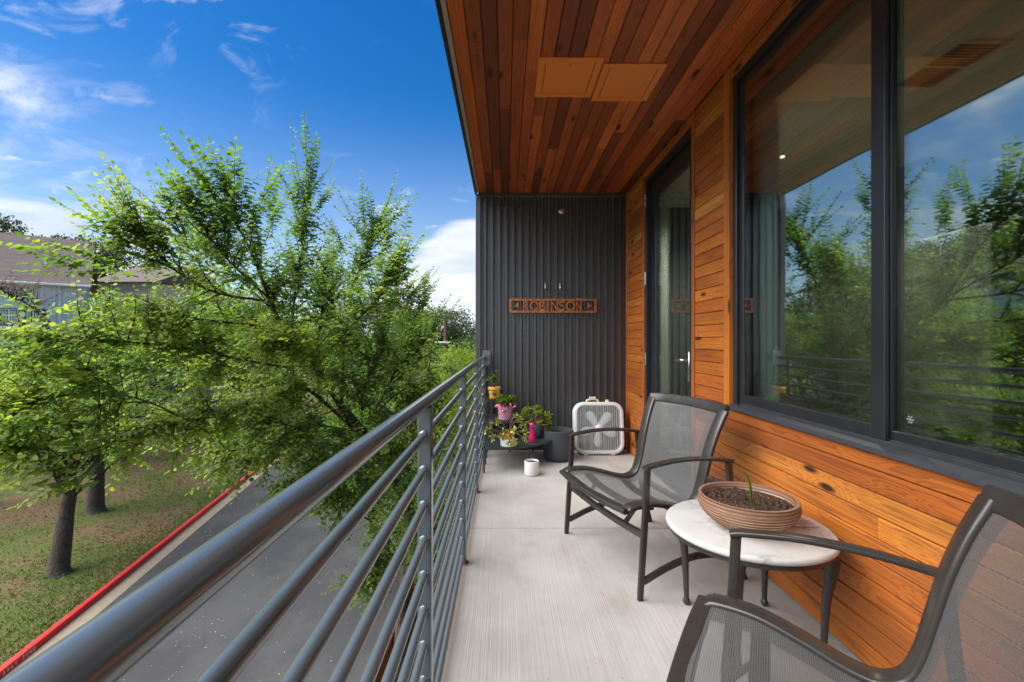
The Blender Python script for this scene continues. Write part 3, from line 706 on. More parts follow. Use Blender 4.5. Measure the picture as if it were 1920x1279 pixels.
# ------------------------------------------------------------------ sling chairs
def rsec(w, h, r=None, n=3):
    """rounded rectangle section"""
    r = r or min(w, h) * .3; out = []
    for cx, cy, a0 in ((w / 2 - r, h / 2 - r, 0), (-w / 2 + r, h / 2 - r, 90), (-w / 2 + r, -h / 2 + r, 180), (w / 2 - r, -h / 2 + r, 270)):
        for k in range(n + 1): a = R(a0 + 90 * k / n); out.append((cx + r * math.cos(a), cy + r * math.sin(a)))
    return out
def esec(a, b, n=14): return [(a * math.cos(2 * math.pi * i / n), b * math.sin(2 * math.pi * i / n)) for i in range(n)]
PROF = [(-.086, .403, .345), (-.055, .417, .345), (.05, .417, .334), (.16, .392, .316), (.25, .366, .300), (.318, .360, .289), (.368, .386, .285), (.397, .448, .286), (.42, .54, .290), (.448, .65, .297), (.483, .75, .306), (.525, .84, .315)]
def chair(loc, rz, label):
    ch = thing('sling_chair', loc, label, 'chair', 'sling chairs on the balcony', rz)
    wa = .386
    for s in (1, -1):
        y = s * wa
        MB().sweep(arc([(-.048, y, .001), (-.034, y, .2), (-.018, y, .42), (-.008, y, .606)], 4), rsec(.020, .030, .005), (1, 0, 0), [.86] + [.95] * 3 + [1] * 9).build('front_leg', 'bronze', ch, 40)
        MB().sweep(arc([(.470, y, .600), (.486, y, .40), (.515, y, .2), (.565, y, .001)], 4), rsec(.022, .034, .005), (1, 0, 0)).build('rear_leg', 'bronze', ch, 40)
        MB().sweep(arc([(-.024, y, .610), (.02, y, .620), (.16, y, .634), (.32, y, .630), (.488, y, .606)], 5), rsec(.040, .017, .006), (0, 0, 1)).build('armrest', 'bronze', ch, 40)
        MB().sweep(arc([(-.030, y, .085), (.12, y, .135), (.27, y, .16), (.42, y, .145), (.528, y, .115)], 5), rsec(.018, .032, .005), (0, 0, 1)).build('side_stretcher', 'bronze', ch, 40)
        MB().sweep([(.405, s * .285, .50), (.44, s * .34, .49), (.474, s * (wa - .011), .48)], rsec(.02, .03, .004), (0, 0, 1)).build('frame_bracket', 'bronze', ch, 40)
        path = arc([(d, s * (w - .016), z) for d, z, w in PROF], 5)
        MB().sweep(path, rsec(.024, .066, .010), (0, s, 0)).build('side_rail', 'bronze', ch, 60)
    for d, z, nm in ((-.022, .295, 'front_stretcher'), (.492, .30, 'rear_stretcher')):
        MB().sweep(arc([(d, -wa + .011, z), (d + .015, -.2, z - .02), (d + .02, 0, z - .028), (d + .015, .2, z - .02), (d, wa - .011, z)], 5), rsec(.020, .036, .005), (0, 0, 1)).build(nm, 'bronze', ch, 40)
    for d, z, w in ((.06, .385, .31), (.30, .335, .275)):
        MB().sweep(arc([(d, -w, z), (d, -.15, z - .028), (d, .15, z - .028), (d, w, z)], 4), rsec(.05, .012, .004), (0, 0, 1)).build('seat_spreader', 'bronze', ch, 40)
    for s in (1, -1): MB().sweep([(-.008, s * .20, .285), (.05, s * .20, .352)], rsec(.03, .01, .003), (1, 0, 0)).build('seat_bracket', 'bronze', ch, 40)
    MB().sweep(arc([(-.086, -.345, .403), (-.098, -.2, .396), (-.103, 0, .392), (-.098, .2, .396), (-.086, .345, .403)], 6), rsec(.056, .026, .010), (0, 0, 1)).build('front_rail', 'bronze', ch, 60)
    MB().sweep(arc([(.525, -.315, .84), (.547, -.2, .847), (.557, 0, .850), (.547, .2, .847), (.525, .315, .84)], 6), rsec(.026, .060, .010), (.42, 0, 1)).build('top_rail', 'bronze', ch, 60)
    P = arc([(d, w, z) for d, z, w in PROF], 5); nv = 24; V = []; UV = []; u = 0
    for i, p in enumerate(P):
        if i: u += math.hypot(p.x - P[i - 1].x, p.z - P[i - 1].z)
        t = i / (len(P) - 1)
        for j in range(nv + 1):
            q = 2 * j / nv - 1; b = 1 - q * q
            sag = -.016 * b * math.sin(math.pi * min(1, t * 1.25)) if t < .55 else 0
            bow = .022 * b * max(0, t - .55) / .45 - (.012 * b if t < .02 else 0)
            V.append((p.x + bow, q * p.y, p.z + sag)); UV.append((q * p.y, u))
    Fc = [(i * (nv + 1) + j, i * (nv + 1) + j + 1, (i + 1) * (nv + 1) + j + 1, (i + 1) * (nv + 1) + j) for i in range(len(P) - 1) for j in range(nv)]
    me = bpy.data.meshes.new('sling'); me.from_pydata(V, [], Fc); me.update(); uvl = me.uv_layers.new(name='UVMap')
    for lp in me.loops: uvl.data[lp.index].uv = UV[lp.vertex_index]
    me.shade_smooth(); me.materials.append(M['sling']); link('sling', me, ch)
    for a_, b_ in ((0, 4), (nv - 4, nv)):        # doubled hem along each side
        V2 = [(V[i * (nv + 1) + j][0], V[i * (nv + 1) + j][1], V[i * (nv + 1) + j][2] - .003) for i in range(len(P)) for j in range(a_, b_ + 1)]; U2 = [UV[i * (nv + 1) + j] for i in range(len(P)) for j in range(a_, b_ + 1)]
        m2 = bpy.data.meshes.new('hem'); m2.from_pydata(V2, [], [(i * 5 + j, i * 5 + j + 1, i * 5 + j + 6, i * 5 + j + 5) for i in range(len(P) - 1) for j in range(4)]); m2.update(); u2 = m2.uv_layers.new(name='UVMap')
        for lp in m2.loops: u2.data[lp.index].uv = (U2[lp.vertex_index][0] + .002, U2[lp.vertex_index][1] + .002)
        m2.shade_smooth(); m2.materials.append(M['sling']); link('hem', m2, ch)
    return ch
chair((.551, 2.496, .0005), .321, 'bronze framed mesh sling chair beyond the round table, facing the railing')
chair((.525, 1.068, .0005), -.53, 'bronze framed mesh sling chair nearest the camera, cut by the frame edge')

# ------------------------------------------------------------------ side table, bowl, coaster
TX, TY, TR, TZ = 1.0, 1.885, .316, .45
tb = thing('side_table', (TX, TY, 0), 'round white stone topped side table between the two chairs', 'table')
MB().lathe([(0, TZ - .026), (TR - .010, TZ - .026), (TR - .002, TZ - .02), (TR, TZ - .013), (TR - .002, TZ - .006), (TR - .008, TZ - .0008), (TR - .012, TZ), (0, TZ)], 96).build('table_top', 'marble', tb, 50)
MB().lathe([(TR - .06, TZ - .0265), (TR - .014, TZ - .0265), (TR - .014, TZ - .045), (TR - .06, TZ - .045), (TR - .06, TZ - .0265)], 80).build('apron_ring', 'bronze', tb, 40)
for a in (R(130), R(236), R(323), R(46)):
    c, s = math.cos(a), math.sin(a)
    lg = MB(); lg.tube(arc([(c * .27, s * .27, TZ - .035), (c * .287, s * .287, TZ - .075), (c * .284, s * .284, TZ - .13), (c * .27, s * .27, .22), (c * .262, s * .262, .035)], 5), .0225, 14, [1.25, 1.35, 1.35, 1.3, 1.25, 1.2, 1.15, 1.1, 1.05, 1.0, .95, .9, .85, .8, .76, .72, .68, .62, .57, .53, .5], up=(c, s, .01))
    l = lg.build('leg', 'bronze', tb, 50)
    MB().lathe([(0, .001), (.010, .002), (.0155, .010), (.0165, .018), (.013, .027), (.0095, .033), (.0095, .042), (0, .042)], 16, (c * .262, s * .262, 0)).build('foot', 'bronze', l, 60)
BX, BY, BR = .99, 1.86, .182
bw = thing('bowl_planter', (BX, BY, TZ + .0006), 'rusty brown ribbed clay bowl of soil on the round table', 'planter')
prof = [(0, 0), (.098, 0), (.104, .004)]
for k in range(1, 41):
    t = k / 40; r = .104 + (BR + .007 - .104) * (1 - (1 - t) ** 2.5) - .006 * max(0, t - .8) / .2
    prof.append((r + .0018 * math.sin(2 * math.pi * (t * .118) / .0125) * (1 if t < .86 else 0), .004 + t * .118))
prof += [(BR + .002, .1245), (BR - .004, .127), (BR - .012, .1245), (BR - .016, .117), (BR - .018, .10), (BR - .03, .07), (0, .065)]
MB().lathe(prof, 96).build('bowl', 'bowl', bw, 50)
so = MB(); nr, na = 26, 72; V = [(0, 0, .103)]
for i in range(1, nr + 1):
    for j in range(na):
        a = 2 * math.pi * j / na; r = (BR - .0185) * i / nr
        V.append((r * math.cos(a), r * math.sin(a), .102 + random.gauss(0, .0026) + .004 * math.sin(9 * r * 30) * math.sin(a * 3) + (.004 if i < nr - 3 else -.002)))
so.add(V, [(0, 1 + j, 1 + (j + 1) % na) for j in range(na)] + [(1 + i * na + j, 1 + (i + 1) * na + j, 1 + (i + 1) * na + (j + 1) % na, 1 + i * na + (j + 1) % na) for i in range(nr - 1) for j in range(na)])
so.build('soil', 'soil', bw)
sg_ = MB()
for pts, w0 in (([(-.012, -.055, .10), (-.016, -.056, .15), (-.024, -.058, .20), (-.052, -.06, .245)], .0065), ([(-.008, -.055, .10), (-.004, -.058, .12), (-.010, -.06, .14)], .004)):
    p_ = arc(pts, 6); n_ = len(p_); sg_.sweep(p_, [(-w0, 0), (-w0 * .5, -.0012), (0, -.0022), (w0 * .5, -.0012), (w0, 0), (0, -.0008)], (.3, -1, .2), [.55 + .45 * math.sin(math.pi * min(.97, i / (n_ - 1) * .75 + .2)) if i < n_ - 1 else .1 for i in range(n_)])
sp_m = M['grass'].copy(); sp_m.name = 'sprout_green'
spr = tag(sg_.build('sprout', 'lime', None, True, loc=None), 'single green striped sprout growing from the bowl', 'seedling')
spr.location = (BX, BY, TZ + .0006)
at = spr.data.attributes.new('tint', 'FLOAT', 'POINT'); at.data.foreach_set('value', [.8 + .2 * random.random() for _ in spr.data.vertices])
MB().bbox((1.175, 1.845, TZ + .0006), (1.275, 1.945, TZ + .010), .003).build('x', 'coaster')
co = bpy.data.objects['x']; co.name = 'coaster'; tag(co, 'small square coaster printed with lavender beside the bowl', 'coaster')

# ------------------------------------------------------------------ box fan
fan = thing('box_fan', (.992, 4.767, .0125), 'white box fan leaning against the ribbed wall', 'fan')
fan.rotation_euler = (R(-7), 0, 0)
FW, FH = .534, .545
def rr(w, h, r, inset, n=7):
    w, h, r = w - 2 * inset, h - 2 * inset, max(.004, r - inset); out = []
    for cx, cz, a0 in ((w / 2 - r, h - r, 0), (-w / 2 + r, h - r, 90), (-w / 2 + r, r, 180), (w / 2 - r, r, 270)):
        for k in range(n + 1): a = R(a0 + 90 * k / n); out.append((cx + r * math.cos(a), cz + r * math.sin(a) + inset))
    return out
def loft(loops, nm, mat, par, closed=True):
    k = len(loops[0]); m = MB(); m.add([v for l in loops for v in l], [(i * k + j, i * k + (j + 1) % k, ((i + 1) % len(loops)) * k + (j + 1) % k, ((i + 1) % len(loops)) * k + j) for i in range(len(loops) if closed else len(loops) - 1) for j in range(k)])
    return m.build(nm, mat, par, 45)
loft([[(x, y, z) for x, z in rr(FW, FH, .115, ins)] for ins, y in ((.038, .004), (.034, -.001), (.012, -.002), (.003, .004), (0, .014), (0, .098), (.006, .11), (.03, .112), (.036, .10), (.040, .014))], 'housing', 'white_plastic', fan)
gm = MB(); gi = rr(FW, FH, .115, .036)
def span(v, axis):
    hits = []
    for (x0, z0), (x1, z1) in zip(gi, gi[1:] + gi[:1]):
        a, b, c, d = (x0, z0, x1, z1) if axis == 0 else (z0, x0, z1, x1)
        if (a - v) * (c - v) < 0: t = (v - a) / (c - a); hits.append(b + (d - b) * t)
    return (min(hits), max(hits)) if len(hits) >= 2 else None
for i in range(19):
    x = -.216 + i * .024; s_ = span(x + 1e-5, 0)
    if s_: gm.box((x - .0014, .0030, s_[0]), (x + .0014, .0062, s_[1]))
for i in range(39):
    z = .048 + i * .0118; s_ = span(z + 1e-5, 1)
    if s_: gm.box((s_[0], .0064, z - .0011), (s_[1], .0090, z + .0011))
gm.build('front_grille', 'white_plastic', fan)
gb = MB(); x = -.21
while x < .215:
    s_ = span(x + 1e-5, 0)
    if s_: gb.box((x - .0017, .094, s_[0]), (x + .0017, .097, s_[1]))
    x += .07
gb.build('rear_grille', 'white_plastic', fan)
hz_ = FH / 2 + .0
for k in range(5):
    a = R(270 + 72 * k); d = Vector((math.cos(a), 0, math.sin(a))); n_ = Vector((-math.sin(a), 0, math.cos(a))); m = MB(); V = []
    for t, wl_, wr_ in ((.035, .022, .022), (.07, .036, .030), (.11, .050, .036), (.15, .054, .038), (.18, .044, .030), (.200, .022, .014)):
        for s_, w in ((-1, wl_), (0, 0), (1, wr_)): V.append(Vector((0, .045 + s_ * .016 * (t / .2 + .3) - (.006 if s_ == 0 else 0), hz_)) + d * t + n_ * (s_ * w))
    m.add(V, [(i * 3 + j, i * 3 + j + 1, i * 3 + j + 4, i * 3 + j + 3) for i in range(5) for j in range(2)])
    o = m.build('blade', 'fan_blade', fan, True); sm = o.modifiers.new('t', 'SOLIDIFY'); sm.thickness = .003
hb = MB(); hb.lathe([(0, .0), (.03, .001), (.05, .008), (.056, .02), (.056, .05), (0, .052)], 28); hb.v = [(a, .022 + c, hz_ + b) for a, b, c in hb.v]; hb.build('hub', 'fan_blade', fan, 40)
hc = MB(); hc.lathe([(0, .0), (.022, .001), (.033, .004), (.036, .008)], 28); hc.v = [(a, -.004 + c, hz_ + b) for a, b, c in hc.v]; hc.build('centre_cap', 'white_plastic', fan, 40)
for s_ in (-1, 1): MB().tube(arc([(-.055 + s_ * .062, .05, FH - .004), (-.055 + s_ * .058, .05, FH + .016), (-.055 + s_ * .036, .05, FH + .026), (-.055 + s_ * .02, .05, FH + .026)], 4), .011, 10).build('handle_end', 'cream', fan, 50)
MB().sweep([(-.078, .05, FH + .025), (-.032, .05, FH + .025)], rsec(.03, .008, .003)).build('handle_grip', 'cream', fan, 40)
MB().lathe([(0, .026), (.016, .026), (.021, .022), (.022, 0), (0, 0)], 20, (.105, .05, FH - .001)).build('speed_knob', 'cream', fan, 40)
pts = []
for i in range(60): t = i / 59; pts.append((-.055 + .036 * math.sin(t * 19) * (1 - .3 * t), .045 + .02 * math.cos(t * 13), FH + .034 + .013 * math.sin(t * 29) + .012 * t))
MB().tube(arc(pts, 2), .0032, 6).build('cord', 'white_ceramic', fan, True)
for x in (-.14, .14): MB().bbox((x - .022, -.004, -.008), (x + .022, .03, .0035), .003).build('foot', 'cream', fan)
for x, z in ((-.14, FH - .013), (.14, FH - .013), (-.255, .27), (.255, .27), (-.14, .016), (.14, .016)):
    MB().tube([(x, -.0045, z), (x, .002, z)], .004, 8).build('screw', 'nickel', fan)

# ------------------------------------------------------------------ planters
def pot(name, c, prof, mat, label, cat='pot', n=48, sharp=40):
    t = thing(name, c, label, cat); MB().lathe(prof, n).build('pot', mat, t, sharp); return t
pg = pot('empty_planter', (.536, 4.615, .0006), [(0, 0), (.105, 0), (.122, .006), (.138, .024), (.146, .05), (.151, .12), (.157, .29), (.158, .303), (.155, .306), (.150, .306), (.147, .300), (.141, .13), (.13, .05), (0, .045)], 'pot_grey', 'large round charcoal planter standing empty beside the fan', 'planter', 64)
mp = pot('marble_pot', (.239, 4.095, .0006), [(0, 0), (.058, 0), (.063, .004), (.065, .012), (.0655, .122), (.064, .1265), (.060, .1275), (.057, .124), (.056, .10), (0, .1)], 'marble_pot', 'small white marbled cylinder pot standing on the concrete floor')
MB().lathe([(.0565, .112), (.03, .115), (0, .117)], 24).build('soil', 'soil', mp, True)
MB().tube(arc([(-.006, 0, .11), (-.008, 0, .15), (-.002, 0, .17), (.01, 0, .165), (.014, 0, .14)], 4), .0016, 6).tube(arc([(.012, .01, .11), (.013, .008, .14), (.006, .0, .16)], 4), .0014, 6).build('dry_stem', 'stem', mp, True)

SC = Vector((-.195, 4.93))
st = thing('plant_stand', (SC.x, SC.y, 0), 'three tier quarter round black metal corner plant stand', 'plant stand')
tiers = [(.227, .79), (.41, .50), (.594, .25)]
for z, r in tiers:
    pts = [(r * math.cos(R(a)), -r * math.sin(R(a))) for a in np.linspace(0, 90, 25)]
    rim = [(0, 0)] + pts
    MB().sweep([(x, y, z - .008) for x, y in rim], rsec(.012, .022, .002), (0, 0, 1), closed=True, cap=False).build('tier_rim', 'stand', st, 40)
    pm = MB(); g = .022; wd_ = .0085      # perforated sheet: two sets of crossing strips
    k = g * .5
    while k < r - .012:
        e_ = math.sqrt(max(0, r * r - k * k)) - .004
        if e_ > .02: pm.box((.004, -k - wd_, z - .0035), (e_, -k + wd_, z - .0010)); pm.box((k - wd_, -e_, z - .0048), (k + wd_, -.004, z - .0022))
        k += g
    pm.build('tier_shelf', 'stand', st)
for (x, y, z) in ((.79 * math.cos(R(90)) + .004, -.785, .225), (.79 * math.cos(R(58)), -.79 * math.sin(R(58)), .216), (.79 * math.cos(R(25)), -.79 * math.sin(R(25)), .216), (.785, -.004, .225), (.004, -.495, .41), (.495, -.004, .41), (.003, -.247, .60), (.247, -.004, .60), (.004, -.004, .60)):
    MB().bbox((x - .008, y - .008, .0005), (x + .008, y + .008, z - .018), .002).build('leg', 'stand', st)

def rosette(P0, n, size, up, spread, tint, cluster=0):
    """n leaves around a point"""
    d = rdir(n, up); return [P0 + random.uniform(0, spread) * Vector(x) for x in d], [Vector(x) for x in d], [size * random.uniform(.7, 1.2) for _ in range(n)], [min(1, max(0, random.gauss(tint, .18))) for _ in range(n)]
def foliage(par, specs, mat, wid=1.0):
    P, D, S, T = [], [], [], []
    for sp_ in specs:
        a, b, c, d = rosette(*sp_); P += a; D += b; S += c; T += d
    N = [Vector((random.gauss(0, .5), random.gauss(0, .5), 1)) for _ in P]
    return leaf_mesh('foliage', [p[:] for p in P], [x[:] for x in D], [x[:] for x in N], S, T, mat, par, wid, off=Vector((0, 0, 0)))
# yellow pot on the top tier
yp = thing('yellow_pot', (-.112, 4.77, .5945), 'yellow pot with flower decoration and saucer on the top tier', 'pot')
MB().lathe([(0, .012), (.042, .012), (.050, .016), (.060, .085), (.063, .098), (.069, .10), (.070, .125), (.068, .128), (.063, .128), (.060, .11), (0, .108)], 40).build('pot', 'yellow_pot', yp, 40)
MB().lathe([(0, .0005), (.05, .0005), (.058, .008), (.062, .018), (.058, .018), (.052, .010), (0, .010)], 40).build('saucer', 'yellow_pot', yp, 40)
for k in range(3):
    a = R(-90 + (k - 1) * 42); zz = (.075, .055, .082)[k]; r_ = .0595 + (zz - .055) * .11
    for q in range(5):
        m = MB(); b = 2 * math.pi * q / 5; nrm = Vector((math.cos(a), math.sin(a), -.12)).normalized(); tx = Vector((-math.sin(a), math.cos(a), 0)); tz = nrm.cross(tx)
        c_ = Vector((r_ * math.cos(a), r_ * math.sin(a), zz)) + (tx * math.cos(b) + tz * math.sin(b)) * .009
        m.add([c_ + nrm * .0012 + (tx * math.cos(w) + tz * math.sin(w)) * .0052 for w in np.linspace(0, 2 * math.pi, 9)[:-1]] + [c_ - nrm * .003 + (tx * math.cos(w) + tz * math.sin(w)) * .0052 for w in np.linspace(0, 2 * math.pi, 9)[:-1]], [tuple(range(8))] + [(i, (i + 1) % 8, 8 + (i + 1) % 8, 8 + i) for i in range(8)])
        m.build('petal', 'white_ceramic' if k != 1 else 'black_iron', yp)
    for q in range(4):
        c_ = Vector((math.cos(a + .25 * (q - 1.5)) * (r_ + .001), math.sin(a + .25 * (q - 1.5)) * (r_ + .001), zz + (-.022, .02, -.018, .024)[q]))
        MB().lathe([(0, -.003), (.0035, -.002), (.0035, .002), (0, .003)], 6, c_).build('leaf_mark', 'black_iron', yp)
stalk = MB(); sp_list = []
for tip, n_, s_ in (((-.005, 0, .24), 9, .055), ((-.04, -.01, .215), 5, .05), ((.03, 0, .205), 5, .05), ((.005, .01, .175), 5, .045), ((-.02, -.02, .165), 4, .04), ((0.02, -.02, .285), 4, .03)):
    stalk.tube(arc([(0, 0, .105), (tip[0] * .4, tip[1] * .4, .105 + (tip[2] - .105) * .6), tip], 4), .002, 6); sp_list.append((Vector(tip), n_, s_, .15, .012, .55))
stalk.build('stems', 'grass', yp, True); foliage(yp, sp_list, 'lime', .95)
bas = list(yp.children)[-1]
# pink dotted pot with tissue
pp = thing('dotted_pot', (.002, 4.60, .4105), 'pink polka dot pot with pink tissue and leafy plant on middle tier', 'pot')
MB().lathe([(0, .001), (.062, .001), (.066, .004), (.075, .125), (.072, .128), (.069, .12), (0, .11)], 40).build('pot', 'dots', pp, 45)
ti = MB(); na = 60; V = []
for i, (r0, z0) in enumerate(((.070, .105), (.080, .128), (.088, .140), (.078, .150))):
    for j in range(na): a = 2 * math.pi * j / na; w = .010 * i * math.sin(a * 7 + i) + .006 * i * math.sin(a * 13); V.append(((r0 + w) * math.cos(a), (r0 + w) * math.sin(a), z0 + .010 * i * math.sin(a * 5 + 1) - (.012 * i if math.sin(a * 3) > .3 else 0)))
ti.add(V, [(i * na + j, i * na + (j + 1) % na, (i + 1) * na + (j + 1) % na, (i + 1) * na + j) for i in range(3) for j in range(na)])
ti.build('tissue', 'pink', pp, True)
foliage(pp, [(Vector((random.uniform(-.07, .085), random.uniform(-.05, .04), random.uniform(.15, .235))), 7, .034, .4, .015, .45) for _ in range(26)], 'lime', 1.35)
MB().tube(arc([(0, 0, .1), (-.02, -.01, .16), (-.05, -.02, .21)], 4), .003, 6).tube(arc([(.01, 0, .1), (.03, -.01, .16), (.07, -.01, .2)], 4), .003, 6).build('stems', 'grass', pp, True)
# white pot with trailing jade
jp = thing('jade_pot', (.028, 4.24, .2275), 'low white pot with sprawling jade plant on the bottom tier', 'pot')
MB().lathe([(0, .0005), (.066, .0005), (.070, .004), (.072, .068), (.070, .071), (.066, .070), (.064, .06), (0, .058)], 40).build('pot', 'white_ceramic', jp, 45)
MB().lathe([(.058, .058), (.060, .11), (.057, .125), (.05, .11), (0, .10)], 30).build('gold_wrap', 'gold', jp, 30)
br = MB(); sp_list = []
for tip in ((-.16, -.03, .20), (-.19, -.02, .145), (-.10, -.05, .235), (-.13, -.06, .09), (.075, 0, .265), (.10, 0, .23), (.15, -.03, .13), (.165, -.05, .075), (.035, -.085, .03), (.01, -.085, .055), (-.06, -.07, .10), (.055, -.06, .15), (.13, -.02, .165), (-.03, -.05, .14), (.06, -.09, .06)):
    br.tube(arc([(0, 0, .08), (tip[0] * .35, tip[1] * .4, max(.12, tip[2] * .8)), (tip[0] * .8, tip[1] * .8, tip[2] * .95 + .02), tip], 4), .0042, 6); sp_list.append((Vector(tip), 17, .030, .25, .024, .52))
br.build('branches', 'stem', jp, True); foliage(jp, sp_list, 'jade', 1.0)
# dark pot with yellow-green succulent
dp = thing('dark_pot', (.305, 4.60, .2275), 'dark pot with bushy yellow green succulent behind the magenta bottle', 'pot')
MB().lathe([(0, .0005), (.062, .0005), (.068, .006), (.085, .135), (.083, .140), (.078, .138), (.074, .12), (0, .118)], 40).build('pot', 'pot_grey', dp, 45)
br = MB(); sp_list = []
for _ in range(26):
    tip = (random.uniform(-.13, .17), random.uniform(-.09, .07), random.uniform(.13, .31)); tip = (tip[0], tip[1], tip[2] - abs(tip[0]) * .45)
    br.tube(arc([(0, 0, .11), (tip[0] * .4, tip[1] * .4, .11 + (tip[2] - .11) * .7 + .02), tip], 4), .003, 6); sp_list.append((Vector(tip), 10, .046, .35, .012, random.choice((.45, .6, .7, 1.0))))
for tip in ((.10, -.07, .07), (.13, -.06, .10)): br.tube(arc([(.04, -.02, .13), (tip[0] * .8, tip[1], .14), tip], 4), .003, 6)
br.build('branches', 'stem', dp, True); foliage(dp, sp_list, 'lime', 1.0)
for dx in (-.07, .03): MB().tube(arc([(dx * .2, .01, .12), (dx * .8, .02, .30), (dx * 1.25, .03, .42)], 4), .0014, 5).build('dry_stalk', 'stem', dp, True)
mg = thing('magenta_bottle', (.262, 4.41, .2275), 'magenta glass bottle with flared foot on the bottom tier', 'bottle')
MB().lathe([(0, .0005), (.034, .0005), (.036, .004), (.033, .03), (.025, .08), (.019, .115), (.018, .128), (.021, .131), (.021, .137), (0, .138)], 32).build('bottle_body', 'magenta', mg, 45)
MB().lathe([(.019, .1385), (.022, .145), (.018, .158), (.022, .168), (.016, .180), (.006, .185), (0, .185)], 24).bbox((-.034, -.008, .165), (-.012, .008, .182), .004).build('spray_cap', 'magenta', mg, 40)
# plant on the inner sill
ip = thing('sill_plant', (1.53, 1.55, .8155), 'small dark pot with bright green leaf inside the right pane', 'pot')
MB().lathe([(0, .0005), (.035, .0005), (.045, .06), (.042, .06), (.038, .05), (0, .05)], 28).build('pot', 'black_iron', ip, 40)
foliage(ip, [(Vector((0, 0, .07)), 7, .09, .6, .01, .6)], 'lime', 1.1)

# ------------------------------------------------------------------ ground, road, curb
RD = Vector((-.1865, .9825, 0)); RN = Vector((-.9825, -.1865, 0))      # along the road, and to its far (left) side
def rp(s, p, z=0): v = RD * s + RN * p; return (v.x, v.y, G + z)
PC, PG, PA = 8.01, 7.60, 7.62                                           # curb face, gutter edge
def strip(name, p0, p1, s0, s1, z, mat, par=None, kind=None, ns=1):
    m = MB()
    for i in range(ns):
        a, b = s0 + (s1 - s0) * i / ns, s0 + (s1 - s0) * (i + 1) / ns
        m.add([rp(a, p0, z), rp(b, p0, z), rp(b, p1, z), rp(a, p1, z)], [(0, 1, 2, 3)])
    o = m.build(name, mat, par); tag(o, kind=kind); return o
gm_ = MB(); gm_.add([(-900, -300, G - .05), (900, -300, G - .05), (900, 1500, G - .05), (-900, 1500, G - .05)], [(0, 1, 2, 3)])
tag(gm_.build('ground', 'lawn'), kind='structure')
strip('road', -30, PG, -60, 400, 0, 'asphalt', kind='structure')
strip('gutter', PG, PC + .01, -60, 160, .004, 'seal', kind='structure')
def rise(s, p):
    q = max(0, p - 9.5); return .125 + .055 * q + .004 * max(0, q - 8) ** 1.35 * .3 + .05 * math.sin(s * .7 + p) * min(1, q / 2)
lw = MB(); ns, npp = 110, 60; ss = [-45 + 250 * (i / ns) ** 1.4 for i in range(ns + 1)]; ps = [PC + .14 + 130 * (j / npp) ** 2.2 for j in range(npp + 1)]
lw.add([rp(s, p, rise(s, p)) for s in ss for p in ps], [(i * (npp + 1) + j, i * (npp + 1) + j + 1, (i + 1) * (npp + 1) + j + 1, (i + 1) * (npp + 1) + j) for i in range(ns) for j in range(npp)])
tag(lw.build('lawn', 'lawn', None, True), kind='structure')
cbs = setting('curb', rp(11.5, PC, 0)); J0 = 12.98 - 3.52
for k in range(-6, 24):
    a, b = J0 + 3.52 * k + .006, J0 + 3.52 * (k + 1) - .006
    if b < -8: continue
    poly = [(PC, -.05), (PC + .012, .115), (PC + .03, .132), (PC + .135, .136), (PC + .15, .128), (PC + .15, -.05)]
    m = MB(); V = [rp(s, p, z) for s in (a, b) for p, z in poly]; n = len(poly)
    m.add(V, [tuple(range(n)), tuple(range(2 * n - 1, n - 1, -1))] + [(i, (i + 1) % n, n + (i + 1) % n, n + i) for i in range(n)])
    m.build('curb_block', 'red', cbs, world=True)
def curb_text(txt, s0, adv, h):
    for i, ch in enumerate(txt):
        if ch == ' ': continue
        me = text_mesh(ch, .1, .0008); co = np.array([v.co[:] for v in me.vertices]); mn, mx_ = co.min(0), co.max(0)
        sl_ = .012 / .165
        for v in me.vertices:
            s = s0 + adv * i + (v.co.x - mn[0]) / (mx_[0] - mn[0]) * adv * .62; z = .018 + (v.co.y - mn[1]) / (mx_[1] - mn[1]) * h
            q = Vector(rp(s, PC + (z + .05) * sl_ - .0028 - v.co.z, z)); v.co = q - cbs.location
        me.materials.clear(); me.materials.append(M['white_mark']); link('letter', me, cbs)
curb_text('TOW AWAY ZONE', 10.25, .090, .082)
# drift of small fallen leaves on the road and in the gutter
n = 1300; s_ = rng.uniform(3, 30, n); p_ = np.where(rng.random(n) < .3, rng.uniform(6.9, 7.95, n), rng.uniform(1.2, 7.2, n))
P = np.array([rp(a, b, .006 + .004 * rng.random()) for a, b in zip(s_, p_)])
P2 = P
D = rdir(n); D[:, 2] *= .15
leaf_mesh('fallen_leaves', P2, D, np.tile((0, 0, 1.0), (n, 1)) + .2 * rdir(n), rng.uniform(.02, .045, n), rng.uniform(.1, 1, n), 'pale')['kind'] = 'stuff'
# grass tufts and leaf litter on the lawn
n = 120000; s_ = 6 + 44 * rng.random(n) ** 1.6; p_ = PC + .2 + 22 * rng.random(n) ** 1.5
pat = np.sin(s_ * .9 + 1.3 * np.sin(p_ * .8)) + np.sin(p_ * 1.1 + s_ * .35) + .9 * rng.normal(size=n) + np.clip(1.6 - (p_ - PC) * .45, -1, 1.6)
keep = pat > .25; sg2, pg2 = s_[keep], p_[keep]
P = np.array([rp(a, b, rise(a, b) - .01) for a, b in zip(sg2, pg2)]); n = len(P)
D = rdir(n, 1.2)
leaf_mesh('grass', P, D, rdir(n), rng.uniform(.05, .11, n), rng.random(n), 'grass', wid=.32)['kind'] = 'stuff'
sl2, pl2 = s_[~keep][:45000], p_[~keep][:45000]; P = np.array([rp(a, b, rise(a, b) + .01) for a, b in zip(sl2, pl2)]); n = len(P)
D = rdir(n); D[:, 2] *= .3
